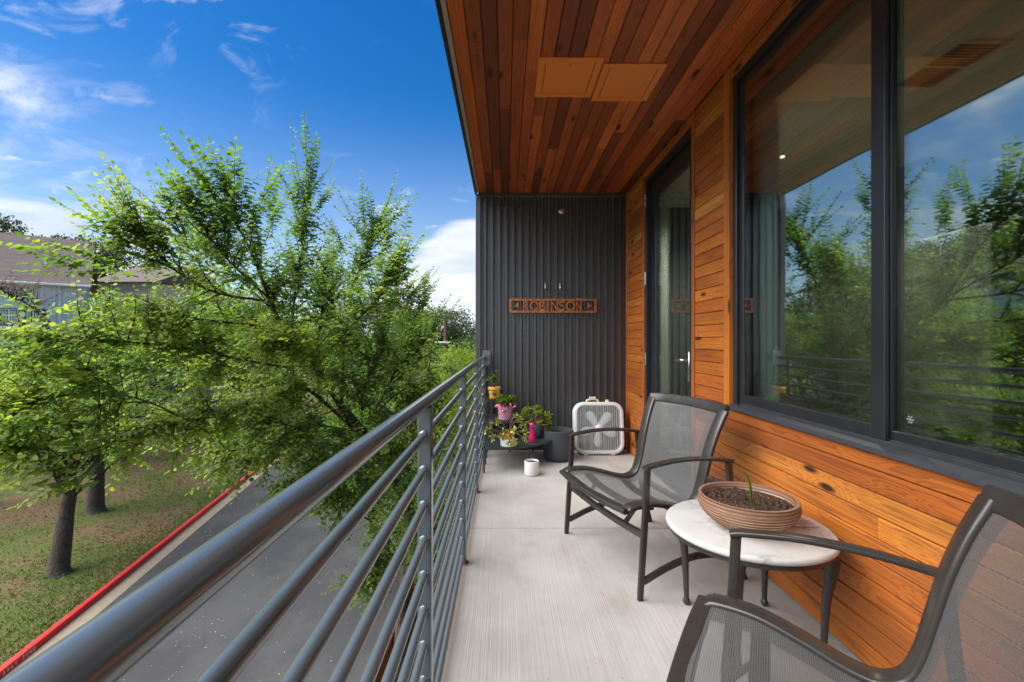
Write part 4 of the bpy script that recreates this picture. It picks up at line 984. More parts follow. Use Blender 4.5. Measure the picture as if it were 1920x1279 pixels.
leaf_mesh('leaf_litter', P, D, np.tile((0, 0, 1.0), (n, 1)) + .5 * rdir(n), rng.uniform(.04, .085, n), rng.random(n), 'brownleaf', wid=.9)['kind'] = 'stuff'

# cedar fence below the balcony, planting bed, pipe
fx = -2.28
fe = thing('wood_fence', (fx, 8, G), 'low dark cedar board fence beside the road under the balcony', 'fence')
for k in range(6):
    for y in (2.0, 4.4, 6.8, 9.2, 11.6, 14.0):
        m = plank_mesh(.176, .025, 2.39); o = link('plank', m, fe, (fx, y + 1.2, G + .16 + k * .182)); o.rotation_euler = (0, R(90), 0)
for y in np.arange(2, 16.5, 2.4): MB().bbox((fx + .026, y - .045, G - .1), (fx + .115, y + .045, G + 1.16), .004).build('post', 'wood', fe, world=True)
bed = MB(); bed.add([(fx + .03, 1, G + .03), (-.1, 1, G + .03), (-.1, 40, G + .03), (fx + .03, 40, G + .03)], [(0, 1, 2, 3)]); tag(bed.build('planting_bed', 'lawn'), kind='structure')
pi = thing('vent_pipe', (-1.93, 6.35, G), 'short grey capped pipe standing by the cedar fence', 'pipe')
MB().tube([(-1.93, 6.35, G), (-1.93, 6.35, G + 1.15)], .04, 14).build('pipe', 'nickel', pi, 40, world=True)
MB().lathe([(0, .05), (.03, .045), (.055, .02), (.055, 0), (0, 0)], 16, (-1.93, 6.35, G + 1.15)).build('cap', 'nickel', pi, 40, world=True)

# ------------------------------------------------------------------ the elm in front of the balcony
class Tree:
    def __init__(s): s.br = []; s.P, s.D, s.N, s.S, s.T = [], [], [], [], []
    def limb(s, pts, r0, r1, n=5):
        path = arc(pts, n); k = len(path); s.br.append((path, [r0 + (r1 - r0) * (i / (k - 1)) ** .8 for i in range(k)])); return path
    def shoot(s, p, d, L, size, tint, droop=0.0, up=0.0, r=.004, gap=.5, start=.06, tipgrow=.25):
        """leafy twig with leaves in two ranks"""
        d = Vector(d).normalized(); n = max(3, int(L / (size * gap))); seg = 6; pts = [Vector(p)]; dd = d.copy()
        for i in range(seg):
            dd = (dd + Vector((random.gauss(0, .07), random.gauss(0, .07), random.gauss(0, .05) - droop + up))).normalized(); pts.append(pts[-1] + dd * (L / seg))
        s.br.append((pts, [r * (1 - .85 * i / seg) for i in range(seg + 1)]))
        side = dd.cross(Vector((0, 0, 1)))
        if side.length < .5: side = Vector((1 + random.gauss(0, .3), random.gauss(0, .6), 0)) - dd * dd.x
        side.normalize(); nor = side.cross(dd).normalized()
        if nor.z < 0: nor = -nor
        for i in range(n):
            t = start + (1 - start) * i / (n - 1); q = t * seg; k = min(seg - 1, int(q)); pos = pts[k].lerp(pts[k + 1], q - k)
            ax = (pts[k + 1] - pts[k]).normalized(); sg = 1 if i % 2 else -1
            ld = ax * random.uniform(.2, .55) + side * sg * random.uniform(.7, 1) + Vector((0, 0, random.uniform(-.45, .05)))
            if i == n - 1: ld = ax
            s.P.append(pos[:]); s.D.append(ld.normalized()[:]); nn = Vector((-.35 + random.gauss(0, .3), -.42 + random.gauss(0, .3), .8 + random.gauss(0, .25))); s.N.append(nn[:])
            s.S.append(size * random.uniform(.75, 1.12) * (1 - .35 * max(0, t - .75) / .25)); s.T.append(tint + tipgrow * t + random.gauss(0, .09))
    def bushy(s, p, d, L, size, tint, r=.011, twigs=7, droop=.03, tl=.34):
        d = Vector(d).normalized(); pts = [Vector(p)]; dd = d
        for i in range(5): dd = (dd + Vector((random.gauss(0, .16), random.gauss(0, .16), random.gauss(0, .10) - droop))).normalized(); pts.append(pts[-1] + dd * (L / 5))
        s.br.append((pts, [r * (1 - .75 * i / 5) for i in range(6)]))
        for k in range(twigs):
            t = random.uniform(.15, 1) * 5; j = min(4, int(t)); q = pts[j].lerp(pts[j + 1], t - j)
            ax = (pts[j + 1] - pts[j]).normalized(); td = ax * random.uniform(.3, 1) + Vector(rdir(1)[0]) * .9
            s.shoot(q, td, tl * random.uniform(.6, 1.3), size, tint + random.gauss(0, .1), .04)
        s.shoot(pts[-1], dd, tl * 1.2, size, tint + .1, .03)
    def build_wood(s, root, mat, name='branches', n=6):
        m = MB()
        for path, rad in s.br:
            k = n if max(rad) < .03 else 12
            m.tube(path, 1.0, k, rad, up=(.31, .17, .93) if abs((path[-1] - path[0]).normalized().z) < .9 else (1, .1, 0))
        return m.build(name, mat, root, True, world=True)

def ok_leaf(P):          # keep foliage off the building
    P = np.asarray(P); return ~((P[:, 0] > -.48) & (P[:, 1] < 14.5))
EB = (-1.87, 8.0, G)
elm = thing('elm_tree', EB, 'large leaning elm with arching leafy branches close to the railing', 'tree')
T = Tree(); trunk = Tree()
tpath = [Vector(EB) - Vector((0, 0, .1)), wp(752, 1190, 8.0), wp(770, 985, 7.9), wp(745, 900, 7.7), wp(680, 812, 7.4), wp(640, 765, 7.25)]
trunk.limb(tpath, .12, .075, 6); trunk.build_wood(elm, 'bark', 'trunk')
def L3(*a): return [wp(*p) for p in a]
limbs = [  # (points in photo pixels with distance, thick, thin, twig style)
    (L3((640, 765, 7.25), (590, 690, 7.0), (545, 640, 6.7), (505, 560, 6.3), (470, 470, 5.9), (425, 390, 5.5)), .055, .012, 'up'),
    (L3((545, 640, 6.7), (552, 560, 6.9), (568, 450, 7.0), (575, 340, 7.0)), .035, .008, 'spire'),
    (L3((640, 765, 7.25), (645, 650, 7.6), (662, 540, 7.8), (690, 470, 7.9), (715, 420, 8.0)), .045, .008, 'up'),
    (L3((505, 565, 6.3), (410, 550, 5.8), (340, 515, 5.4), (290, 470, 5.1), (255, 435, 5.0)), .03, .008, 'left'),
    (L3((680, 812, 7.4), (740, 700, 8.0), (775, 620, 8.5), (800, 560, 8.9)), .04, .008, 'up'),
    (L3((690, 830, 7.5), (587, 737, 6.9), (550, 731, 6.6), (472, 750, 6.1), (360, 790, 5.5), (230, 820, 5.0)), .045, .008, 'left'),
    (L3((700, 850, 7.5), (590, 830, 7.0), (480, 840, 6.5), (380, 850, 6.1)), .03, .008, 'droop'),
    (L3((545, 690, 6.7), (440, 672, 6.0), (330, 650, 5.4), (180, 640, 4.8), (70, 640, 4.5)), .03, .007, 'left'),
    (L3((360, 790, 5.5), (250, 745, 5.0), (140, 740, 4.6), (40, 760, 4.3)), .016, .006, 'left'),
    (L3((230, 820, 5.0), (150, 850, 4.6), (70, 840, 4.3), (15, 830, 4.15)), .012, .005, 'left'),
    (L3((768, 1000, 7.9), (735, 1000, 7.4), (700, 1040, 7.0), (680, 1090, 6.8)), .02, .006, 'droop'),
    (L3((762, 1060, 7.9), (790, 1020, 7.4), (800, 960, 7.2)), .018, .006, 'droop'),
    (L3((740, 890, 7.7), (690, 900, 7.0), (620, 930, 6.8)), .022, .006, 'droop'),
    (L3((545, 640, 6.7), (480, 610, 7.2), (430, 600, 7.8), (380, 570, 8.2)), .025, .007, 'up'),
    (L3((590, 690, 7.0), (650, 620, 6.2), (700, 570, 5.9), (735, 520, 5.8)), .025, .007, 'up'),
    (L3((505, 560, 6.3), (440, 500, 5.6), (390, 440, 5.2), (345, 370, 5.0)), .022, .006, 'up'),
    (L3((680, 812, 7.4), (720, 760, 6.9), (770, 720, 6.8), (810, 690, 6.9)), .025, .007, 'droop'),
    (L3((505, 575, 6.3), (420, 500, 6.6), (350, 460, 6.8)), .022, .006, 'up'),
    (L3((480, 610, 6.2), (390, 600, 5.7), (320, 590, 5.4)), .022, .006, 'left'),
    (L3((662, 540, 7.8), (720, 560, 8.2), (775, 560, 8.6)), .02, .006, 'up'),
    (L3((645, 650, 7.6), (600, 560, 8.2), (620, 480, 8.4)), .022, .006, 'up'),
    (L3((590, 690, 7.0), (520, 720, 7.4), (430, 700, 7.6), (360, 690, 7.8)), .022, .006, 'left'),
    (L3((640, 765, 7.25), (600, 700, 6.5), (560, 660, 6.0), (520, 640, 5.7)), .02, .006, 'left'),
    (L3((680, 812, 7.4), (680, 740, 6.7), (700, 680, 6.3), (720, 630, 6.1)), .02, .006, 'up'),
    (L3((680, 812, 7.4), (620, 800, 6.6), (560, 800, 6.1), (500, 790, 5.8)), .02, .006, 'droop'),
    (L3((745, 900, 7.7), (740, 830, 7.0), (760, 780, 6.7), (790, 750, 6.6)), .02, .006, 'droop'),
    (L3((700, 850, 7.5), (660, 860, 6.8), (600, 880, 6.4), (540, 900, 6.2)), .02, .006, 'droop'),
    (L3((590, 690, 7.0), (600, 620, 6.6), (620, 570, 6.5), (630, 530, 6.5)), .02, .006, 'up'),
    (L3((740, 700, 8.0), (780, 660, 7.6), (815, 620, 7.5)), .018, .006, 'up'),
    (L3((640, 765, 7.25), (560, 790, 7.6), (470, 800, 7.8), (400, 780, 8.0)), .025, .007, 'droop'),
]
for pts, r0, r1, sty in limbs:
    path = T.limb(pts, r0 * .72, r1 * .8, 6); k = len(path); L = sum((path[i + 1] - path[i]).length for i in range(k - 1))
    nb = int(L * (10 if sty in ('up', 'spire') else 14))
    if sty in ('up', 'spire', 'left'):          # long feathery shoots with leaves in two ranks
        for _ in range(int(L * 5)):
            q = random.uniform(.35, 1) * (k - 1); j = min(k - 2, int(q)); pos = path[j].lerp(path[j + 1], q - j); ax = (path[j + 1] - path[j]).normalized()
            d = ax * .9 + Vector((random.gauss(0, .35), random.gauss(0, .35), .12 if sty == 'left' else .75)); ln = random.uniform(.45, .95)
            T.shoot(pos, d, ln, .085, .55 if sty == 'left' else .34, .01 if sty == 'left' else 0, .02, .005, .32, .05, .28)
    for _ in range(nb):
        t = random.uniform(.14, 1.0); q = t * (k - 1); j = min(k - 2, int(q)); pos = path[j].lerp(path[j + 1], q - j); ax = (path[j + 1] - path[j]).normalized()
        if sty in ('up', 'spire') and t > .72 and random.random() < .55: continue
        out = Vector(rdir(1)[0]); sty_up = {'up': .55, 'spire': .9, 'left': .15, 'droop': -.30}[sty]
        d = ax * .7 + out * .8 + Vector((0, 0, sty_up))
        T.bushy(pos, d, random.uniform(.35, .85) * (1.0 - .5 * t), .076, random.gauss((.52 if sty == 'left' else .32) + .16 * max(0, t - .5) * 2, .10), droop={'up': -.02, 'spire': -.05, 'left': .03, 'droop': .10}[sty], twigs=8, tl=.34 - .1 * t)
# long bare-tipped shoots that make the outline against the sky: (foot px, tip px, distance, leaf length)
shoots = [((575, 345), (575, 212), 7.0, .06), ((580, 380), (608, 240), 7.0, .06), ((570, 380), (548, 275), 7.0, .058), ((565, 400), (520, 295), 6.9, .055), ((590, 400), (620, 330), 7.0, .055), ((585, 350), (592, 255), 7.0, .058),
    ((425, 395), (300, 268), 5.2, .074), ((430, 395), (318, 243), 5.1, .072), ((435, 380), (378, 243), 5.3, .074), ((440, 400), (405, 265), 5.3, .074), ((440, 370), (440, 262), 5.5, .072), ((450, 420), (470, 310), 5.6, .066), ((470, 420), (520, 300), 5.7, .066), ((470, 440), (505, 380), 5.8, .06), ((420, 420), (330, 320), 5.2, .07), ((430, 430), (350, 350), 5.2, .07),
    ((250, 470), (125, 350), 4.8, .066), ((260, 470), (107, 380), 4.8, .064), ((330, 480), (195, 355), 5.0, .066), ((340, 440), (232, 330), 5.0, .045), ((340, 440), (295, 330), 5.1, .066), ((350, 450), (322, 350), 5.2, .06), ((250, 500), (60, 450), 4.4, .066), ((260, 520), (-20, 465), 4.2, .074), ((300, 470), (185, 390), 4.9, .066), ((380, 430), (340, 325), 5.2, .066),
    ((690, 450), (668, 322), 7.8, .055), ((700, 450), (752, 322), 7.9, .06), ((712, 440), (776, 360), 7.8, .062), ((700, 430), (685, 355), 7.9, .055), ((715, 450), (745, 430), 7.6, .06), ((690, 470), (640, 360), 7.6, .055), ((650, 480), (622, 400), 7.4, .055), ((720, 480), (745, 400), 7.7, .058),
    ((760, 560), (828, 515), 8.4, .05), ((770, 570), (825, 525), 8.4, .05), ((745, 530), (778, 500), 8.2, .055), ((730, 520), (750, 480), 8.0, .055), ((500, 450), (525, 360), 6.1, .06), ((510, 440), (500, 330), 6.2, .06),
    ((180, 640), (0, 612), 4.2, .07), ((200, 630), (100, 600), 4.6, .066), ((150, 650), (-30, 655), 4.0, .072), ((160, 660), (0, 680), 4.1, .072), ((200, 690), (60, 690), 4.4, .066), ((220, 720), (75, 735), 4.3, .07), ((240, 740), (130, 745), 4.5, .066), ((150, 770), (-10, 790), 4.0, .07), ((190, 800), (75, 780), 4.4, .068), ((120, 820), (-10, 830), 4.0, .066), ((150, 850), (0, 870), 4.0, .068), ((170, 870), (40, 885), 4.3, .066), ((190, 900), (25, 950), 4.4, .07), ((170, 880), (60, 940), 4.3, .066), ((330, 700), (180, 690), 4.9, .066)]
for a, b, Y, sz in shoots:
    p0, p1 = wp(a[0], a[1], Y + .25), wp(b[0], b[1], Y - .15); d = p1 - p0
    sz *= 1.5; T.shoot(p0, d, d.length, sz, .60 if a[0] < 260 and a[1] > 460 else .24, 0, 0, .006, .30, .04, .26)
    for _ in range(4):
        q = p0.lerp(p1, random.uniform(0, .5)); T.shoot(q, d.normalized() + .5 * Vector(rdir(1)[0]), d.length * random.uniform(.3, .55), sz * .92, .30, 0, .02, .004, .40)
T.build_wood(elm, 'bark')
P = np.array(T.P); msk = ok_leaf(P); P, D, N, S, TT = P[msk], np.array(T.D)[msk], np.array(T.N)[msk], np.array(T.S)[msk], np.array(T.T)[msk]
px = CX + FP * P[:, 0] / P[:, 1]; py = CY - FP * (P[:, 2] - EYE) / P[:, 1]
score = S / P[:, 1] * ((px > 10) & (px < 880) & (py > 5) & (py < 1000)); pick = np.argsort(-score)[:300]; rest = np.ones(len(P), bool); rest[pick] = False
leaf_mesh('foliage', P[rest], D[rest], N[rest], S[rest], TT[rest], 'elm', elm)['kind'] = 'stuff'
lm = []
for tv in (.45, .62, .8):
    o = leaf_mesh('leaf', np.zeros((1, 3)), np.array([(1., 0, 0)]), np.array([(0, 0, 1.)]), [1.0], [tv], 'elm'); lm.append(o.data); bpy.data.objects.remove(o)
Df, Bf, Nf = leaf_frames(P[pick], D[pick], N[pick])
for i, k in enumerate(pick):
    o = bpy.data.objects.new('leaf', lm[0 if TT[k] < .5 else (1 if TT[k] < .68 else 2)]); C.objects.link(o); o.parent = elm
    m = Matrix((( *Df[i],), (*Bf[i],), (*Nf[i],))).transposed().to_4x4(); m.translation = Vector(P[k]) - Vector(EB)
    o.matrix_local = m @ Matrix.Scale(float(S[k]), 4)
print('elm leaves', len(P), flush=True)

# ------------------------------------------------------------------ other trees
def gtree(name, base, h, crown_c, crown_r, tr, leaf, mat, bark, label, nclump, per, tint=.45, lean=(0, 0), group=None, seed=0, flat=1.0, limbs=7, clumpr=.55):
    """trunk, limbs reaching into the crown, leaf clumps spread through an uneven crown volume"""
    random.seed(seed + 11); g = np.random.default_rng(seed + 5)
    t = thing(name, base, label, 'tree', group); b = Vector(base); cc = Vector(crown_c); w = Tree()
    top = cc - Vector((0, 0, crown_r[2] * .25))
    mid = b.lerp(top, .45) + Vector((lean[0], lean[1], 0))
    w.limb([b - Vector((0, 0, .15)), b + (mid - b) * .10, b.lerp(mid, .55), mid, mid.lerp(top, .55), top], tr, tr * .35, 5)
    w.br[-1] = (w.br[-1][0], [r * ((2.0, 1.6, 1.3, 1.14, 1.06)[i] if i < 5 else 1) for i, r in enumerate(w.br[-1][1])])
    w.build_wood(t, bark, 'trunk'); w = Tree()
    # uneven crown: a few overlapping lobes
    lob = []
    for i in range(max(5, nclump // 14)):
        v = Vector(g.normal(size=3)); v.normalize(); v.z = v.z * .8 + .05
        lob.append((cc + Vector((v.x * crown_r[0], v.y * crown_r[1], v.z * crown_r[2])) * g.uniform(.35, .78), g.uniform(.32, .55)))
    P, Dn, Nn, S, TT = [], [], [], [], []
    for i in range(nclump):
        c, rr_ = lob[i % len(lob)]; v = Vector(g.normal(size=3)); v.normalize(); rad = g.uniform(.45, 1.0) ** .5
        q = c + Vector((v.x * crown_r[0], v.y * crown_r[1], v.z * crown_r[2])) * rr_ * rad
        if i % max(1, nclump // (limbs * 4)) == 0:
            s0 = mid.lerp(top, g.uniform(0, 1)); mm = s0.lerp(q, .5) + Vector((0, 0, g.uniform(-.1, .3) * crown_r[2] * .4)); w.limb([s0, mm, q], tr * g.uniform(.14, .3), tr * .04, 4)
        k = per; dirs = g.normal(size=(k, 3)); dirs /= np.linalg.norm(dirs, axis=1, keepdims=True)
        cr = clumpr * g.uniform(.6, 1.35) * np.array((1, 1, .62)) * flat
        pp_ = np.array(q[:]) + dirs * (g.random((k, 1)) ** .45) * cr
        P.append(pp_); Dn.append(dirs + g.normal(size=(k, 3)) * .6 + np.array((0, 0, -.15))); Nn.append(g.normal(size=(k, 3)) * .55 + np.array((0, 0, .9)) + dirs * .4)
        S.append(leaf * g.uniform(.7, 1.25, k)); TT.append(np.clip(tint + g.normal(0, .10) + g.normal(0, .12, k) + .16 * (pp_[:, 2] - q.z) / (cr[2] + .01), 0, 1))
    w.build_wood(t, bark, 'limbs', 5)
    P = np.vstack(P); D = np.vstack(Dn); N = np.vstack(Nn); S = np.concatenate(S); TT = np.concatenate(TT); m = ok_leaf(P)
    leaf_mesh('crown', P[m], D[m], N[m], S[m], TT[m], mat, t)['kind'] = 'stuff'
    return t
def gz(x, y):
    p = Vector((x, y, 0)).dot(RN); s = Vector((x, y, 0)).dot(RD); return G + (rise(s, p) if p > PC + .15 else .02)
GR = 'trees across the road'
def at_px(px, Y): return (px - CX) / FP * Y
tl = [  # name, px of trunk, distance, crown centre height z, radii, trunk r, leaf, mat, tint, label, clumps, per
    ('oak_tree', 108, 12.6, -.7, (2.9, 2.9, 1.9), .30, .085, 'oak', .66, 'nearest oak across the road, its stout trunk beside the red curb', 190, 70),
    ('oak_tree', 178, 16.9, -.2, (3.3, 3.3, 2.1), .34, .10, 'oak', .55, 'second oak across the road, standing behind the nearest trunk', 170, 70),
    ('oak_tree', -30, 17.0, -.3, (3.0, 3.0, 1.7), .22, .10, 'oak', .66, 'low leafy oak at the left edge of the picture', 130, 70),
    ('oak_tree', 60, 22.5, -.3, (4.0, 3.4, 1.9), .24, .13, 'lime', .50, 'bright green tree below the grey house balcony', 150, 70),
    ('oak_tree', 232, 23.0, 1.0, (3.2, 3.2, 2.8), .24, .13, 'oak', .60, 'full oak hiding the right end of the grey house', 150, 70),
    ('oak_tree', 370, 30.0, 1.2, (4.2, 4.0, 3.0), .26, .15, 'lime', .40, 'tall green tree behind the elm, left of the white building', 150, 70),
    ('oak_tree', 520, 34.0, 1.0, (4.2, 4.0, 3.2), .26, .17, 'oak', .66, 'oak behind the middle of the elm beside the curb', 140, 70),
    ('oak_tree', 600, 44.0, 1.6, (5.0, 5.0, 3.6), .30, .20, 'lime', .38, 'tree in front of the white building, seen through the elm', 140, 70),
    ('ash_tree', 812, 15.5, -1.2, (1.9, 2.2, 2.6), .13, .085, 'lime', .66, 'bright yellow green tree just beyond the end of the railing', 150, 70),
    ('ash_tree', 850, 22.0, -.9, (1.7, 2.6, 2.5), .14, .11, 'lime', .82, 'lime yellow young tree beside the corner of the metal wall', 110, 70),
    ('ash_tree', 700, 12.5, -2.0, (1.5, 1.7, 2.3), .10, .075, 'lime', .38, 'slim green tree behind the leaning elm trunk', 130, 70),
    ('ash_tree', 770, 11.5, -2.9, (1.1, 1.6, 1.9), .09, .07, 'lime', .46, 'small green tree seen between the railing bars', 110, 70),
    ('ash_tree', 690, 20.0, -1.0, (2.6, 2.6, 2.9), .14, .10, 'lime', .42, 'leafy green tree overhanging the road beyond the elm', 150, 70),
    ('oak_tree', 752, 26.0, .4, (2.8, 3.4, 2.8), .22, .13, 'lime', .48, 'round green tree left of the brown utility pole', 140, 70),
    ('oak_tree', 450, 40.0, .8, (4.5, 4.0, 3.4), .26, .18, 'lime', .45, 'green tree over the far end of the red curb', 130, 70),
    ('oak_tree', 640, 33.0, .2, (3.6, 3.6, 3.0), .24, .15, 'lime', .42, 'green tree over the far end of the road', 140, 70),
    ('oak_tree', 690, 58.0, 2.5, (6.5, 6, 4.5), .35, .26, 'far', .6, 'distant grey green oak behind the elm', 120, 70),
    ('oak_tree', 800, 62.0, 2.6, (6, 6, 4.0), .35, .26, 'far', .72, 'distant oak left of the utility pole top', 120, 70),
    ('oak_tree', 872, 66.0, 1.8, (5.0, 6, 3.9), .35, .26, 'far', .62, 'distant oak against the clouds beside the metal wall', 120, 70),
    ('oak_tree', 905, 48.0, .6, (4.5, 5, 3.2), .3, .2, 'far', .75, 'mid distance oak half hidden by the metal wall', 100, 70),
    ('oak_tree', 10, 43.0, 10.3, (5.0, 5, 3.2), .35, .22, 'far', .35, 'tallest dark oak above the grey house roof at far left', 120, 70),
    ('oak_tree', 95, 45.0, 9.6, (5.0, 5, 2.4), .35, .22, 'far', .38, 'dark oak crown rising above the middle of the brown roof', 120, 70),
    ('oak_tree', 190, 44.0, 8.6, (4.5, 5, 2.6), .35, .22, 'far', .5, 'green oak crown above the right end of the brown roof', 110, 70),
    ('oak_tree', 300, 50.0, 5.5, (6.0, 5, 4.5), .35, .24, 'far', .6, 'oak between the beige building and the elm crown', 120, 70),
    ('oak_tree', 450, 62.0, 4.0, (8.0, 6, 5.0), .35, .28, 'far', .62, 'broad distant oak behind the elm branches', 120, 70),
]
for i, (nm, px_, Y, zc, rad, tr_, lf, mt, ti_, lab, nc, per) in enumerate(tl):
    x = at_px(px_, Y); base = (x, Y, gz(x, Y)); cx_ = x + (0.25 if i < 2 else 0)
    gtree(nm, base, 0, (cx_, Y + (.6 if i == 0 else 0), zc), rad, tr_, lf, mt, 'oak_bark', lab, nc, per, ti_, (-.18, .1) if i == 0 else (0, 0), GR if i < 8 else 'background trees', i, 1.0, 7, .42 + lf * 2.2)
# dead branch with brown leaves in front of the house
dt = thing('dead_tree', (at_px(70, 20.5), 20.5, gz(at_px(70, 20.5), 20.5)), 'leaning dead trunk with withered brown leaves before the grey house', 'tree')
T = Tree(); random.seed(3); b = dt.location
T.limb([Vector(b), wp(112, 700, 20.5), wp(88, 612, 20.5), wp(55, 572, 20.4), wp(15, 556, 20.2), wp(-30, 548, 20)], .10, .03, 5); T.build_wood(dt, 'oak_bark', 'trunk'); T = Tree()
for a in ((55, 572, 20.4), (40, 566, 20.4), (15, 556, 20.2), (30, 560, 20.3), (62, 580, 20.4), (-5, 552, 20)):
    for _ in range(6):
        p0 = wp(*a); d = Vector((random.uniform(-.5, .6), random.uniform(-.3, .3), random.uniform(.2, 1))); T.bushy(p0, d, random.uniform(.4, 1.1), .11, .5, .02, 5, .02, .4)
T.build_wood(dt, 'oak_bark'); k = rng.random(len(T.P)) < .35
leaf_mesh('withered_leaves', np.array(T.P)[k], np.array(T.D)[k], np.array(T.N)[k], np.array(T.S)[k], np.array(T.T)[k], 'brownleaf', dt)['kind'] = 'stuff'
# utility pole
ux, uy = at_px(837, 30), 30.0
up_ = thing('utility_pole', (ux, uy, gz(ux, uy)), 'brown wooden utility pole rising from the trees by the metal wall', 'pole')
MB().tube([(ux, uy, G - .1), (ux - .05, uy, 2.62)], .15, 12, [1.1, .85]).build('pole', 'bark', up_, 40, world=True)
MB().bbox((ux - .75, uy - .24, 1.02), (ux + .25, uy - .15, 1.12), .01).build('cross_arm', 'white_paint', up_, world=True)

# ------------------------------------------------------------------ houses across the road
def frame_obj(name, o, ang, label): return thing(name, o, label, 'building', None, ang)
H0 = Vector((-31.1, 28.0, gz(-31.1, 28.0))); HA = math.atan2(.64, .768); zb = H0.z
hs_ = frame_obj('grey_house', H0, HA, 'grey sided house with brown shingle roof and white patio door')
EZ = 5.10 - zb; UL, UR, DP = -11.0, 3.7, 9.0        # local: x along the front, y back, z up from the ground
sd_ = MB(); z = 0
while z < EZ - .02:      # lap siding
    h = min(.17, EZ - z); sd_.add([(UL, -.022, z), (UR, -.022, z), (UR, -.004, z + h), (UL, -.004, z + h), (UL, -.004, z), (UR, -.004, z)], [(0, 1, 2, 3), (0, 4, 5, 1)])
    sd_.add([(UR + .022, -.02, z), (UR + .022, DP, z), (UR + .004, DP, z + h), (UR + .004, -.02, z + h), (UR + .004, -.02, z), (UR + .004, DP, z)], [(0, 1, 2, 3), (0, 4, 5, 1)]); z += h
sd_.build('siding', 'siding', hs_)
MB().box((UL, 0, -1), (UR, DP, EZ)).build('wall', 'siding', hs_)
rf = MB(); ov = .5; rz_ = 8.45 - zb; UVs = []
def slope(m, y0, z0, y1, z1): m.add([(UL - ov, y0, z0), (UR + ov, y0, z0), (UR + ov, y1, z1), (UL - ov, y1, z1)], [(0, 1, 2, 3)])
sl_ = (rz_ - EZ) / (DP / 2)
rf = MB(); slope(rf, -ov, EZ - ov * sl_ + .12, DP / 2, rz_ + .12); slope(rf, DP + ov, EZ - ov * sl_ + .12, DP / 2, rz_ + .12); slope(rf, -ov, EZ - ov * sl_, DP / 2, rz_); slope(rf, DP + ov, EZ - ov * sl_, DP / 2, rz_)
ro = rf.build('roof', 'shingle', hs_); uvl = ro.data.uv_layers.new(name='UVMap')
for lp in ro.data.loops: v = ro.data.vertices[lp.vertex_index].co; uvl.data[lp.index].uv = (v.x, v.y * math.hypot(1, sl_))
MB().prism([(0, EZ), (DP, EZ), (DP / 2, rz_ - .02)], UR - .02, UR + .02, 0).build('gable', 'siding', hs_)
ez2 = EZ - ov * sl_
MB().bbox((UL - ov, -ov - .13, ez2 - .02), (UR + ov, -ov, ez2 + .12), .02).build('gutter', 'white_paint', hs_)
MB().box((UL - ov, -ov + .01, ez2 - .03), (UR + ov - .05, -.025, ez2 - .005)).build('soffit', 'siding', hs_)
for x in (UL, UR - .11, 2.35): MB().box((x, -.05, -.2), (x + .11, -.023, EZ - .3)).build('corner_board', 'white_paint', hs_)
MB().bbox((2.62, -.14, -.2), (2.72, -.052, ez2 - .03), .01).tube([(2.67, -.5, ez2 - .02), (2.67, -.3, ez2 - .12), (2.67, -.1, ez2 - .25)], .05, 8).build('downspout', 'white_paint', hs_)
MB().tube([(1.9, 1.1, EZ + .7), (1.9, 1.1, EZ + 1.55)], .06, 10).build('roof_vent', 'nickel', hs_)
z0, z1 = .38 + EYE - .35 - zb, 4.20 - zb
zd0 = z1 - 2.15
pd = MB()
for lo, hi in (((-.95, zd0), (-.85, z1)), ((.38, zd0), (.48, z1)), ((1.80, zd0), (1.92, z1)), ((-.849, z1 - .10), (1.799, z1))): pd.bbox((lo[0], -.09, lo[1]), (hi[0], -.024, hi[1]), .008)
pdo = pd.build('patio_door', 'white_paint', hs_)
for a, b in ((-.848, .378), (.482, 1.798)):
    MB().box((a, -.045, zd0), (b, -.038, z1 - .101)).build('pane', 'house_glass', pdo); MB().box((a, -.030, zd0), (b, -.0245, z1 - .101)).build('curtain', 'shade_fab', pdo)
by0, by1, bx0, bx1 = -1.35, -.06, -4.0, 2.05
MB().bbox((bx0, by0, zd0 - .25), (bx1, by1, zd0 - .02), .02).build('balcony_slab', 'white_wall', hs_)
rg = MB()
for z in (zd0 + .08, zd0 + 1.05): rg.box((bx0, by0 + .02, z), (bx1, by0 + .06, z + .04)); rg.box((bx1 - .04, by0 + .061, z), (bx1, by1 - .01, z + .04))
x = bx0
while x < bx1: rg.box((x, by0 + .03, zd0 + .121), (x + .018, by0 + .048, zd0 + 1.049)); x += .125
y = by0 + .15
while y < by1: rg.box((bx1 - .03, y, zd0 + .121), (bx1 - .012, y + .018, zd0 + 1.049)); y += .125
for x in (bx0, -1.0, 1.2, bx1 - .06): rg.box((x, by0 + .01, zd0 - .02), (x + .06, by0 + .07, zd0 + 1.16))
rg.build('balcony_railing', 'black_iron', hs_)

for wx0, wx1, wz0, wz1 in ((-7.6, -6.2, zd0 + .8, zd0 + 2.1), (-9.9, -8.5, zd0 + .8, zd0 + 2.1), (-7.6, -6.2, zd0 - 2.3, zd0 - 1.0), (-9.9, -8.5, zd0 - 2.3, zd0 - 1.0), (-.9, 1.8, zd0 - 3.1, zd0 - .95), (-4.2, -2.8, zd0 - 2.3, zd0 - 1.0)):
    f = MB()
    for lo, hi in (((wx0 - .09, wz0 - .09), (wx1 + .09, wz0)), ((wx0 - .09, wz1), (wx1 + .09, wz1 + .09)), ((wx0 - .09, wz0 + .0005), (wx0, wz1 - .0005)), ((wx1, wz0 + .0005), (wx1 + .09, wz1 - .0005))): f.box((lo[0], -.07, lo[1]), (hi[0], -.0235, hi[1]))
    w_ = f.build('window', 'white_paint', hs_); MB().box((wx0, -.045, wz0), (wx1, -.038, wz1)).build('pane', 'house_glass', w_); MB().box((wx0, -.030, wz0), (wx1, -.0245, wz1)).build('blind', 'shade_fab', w_)

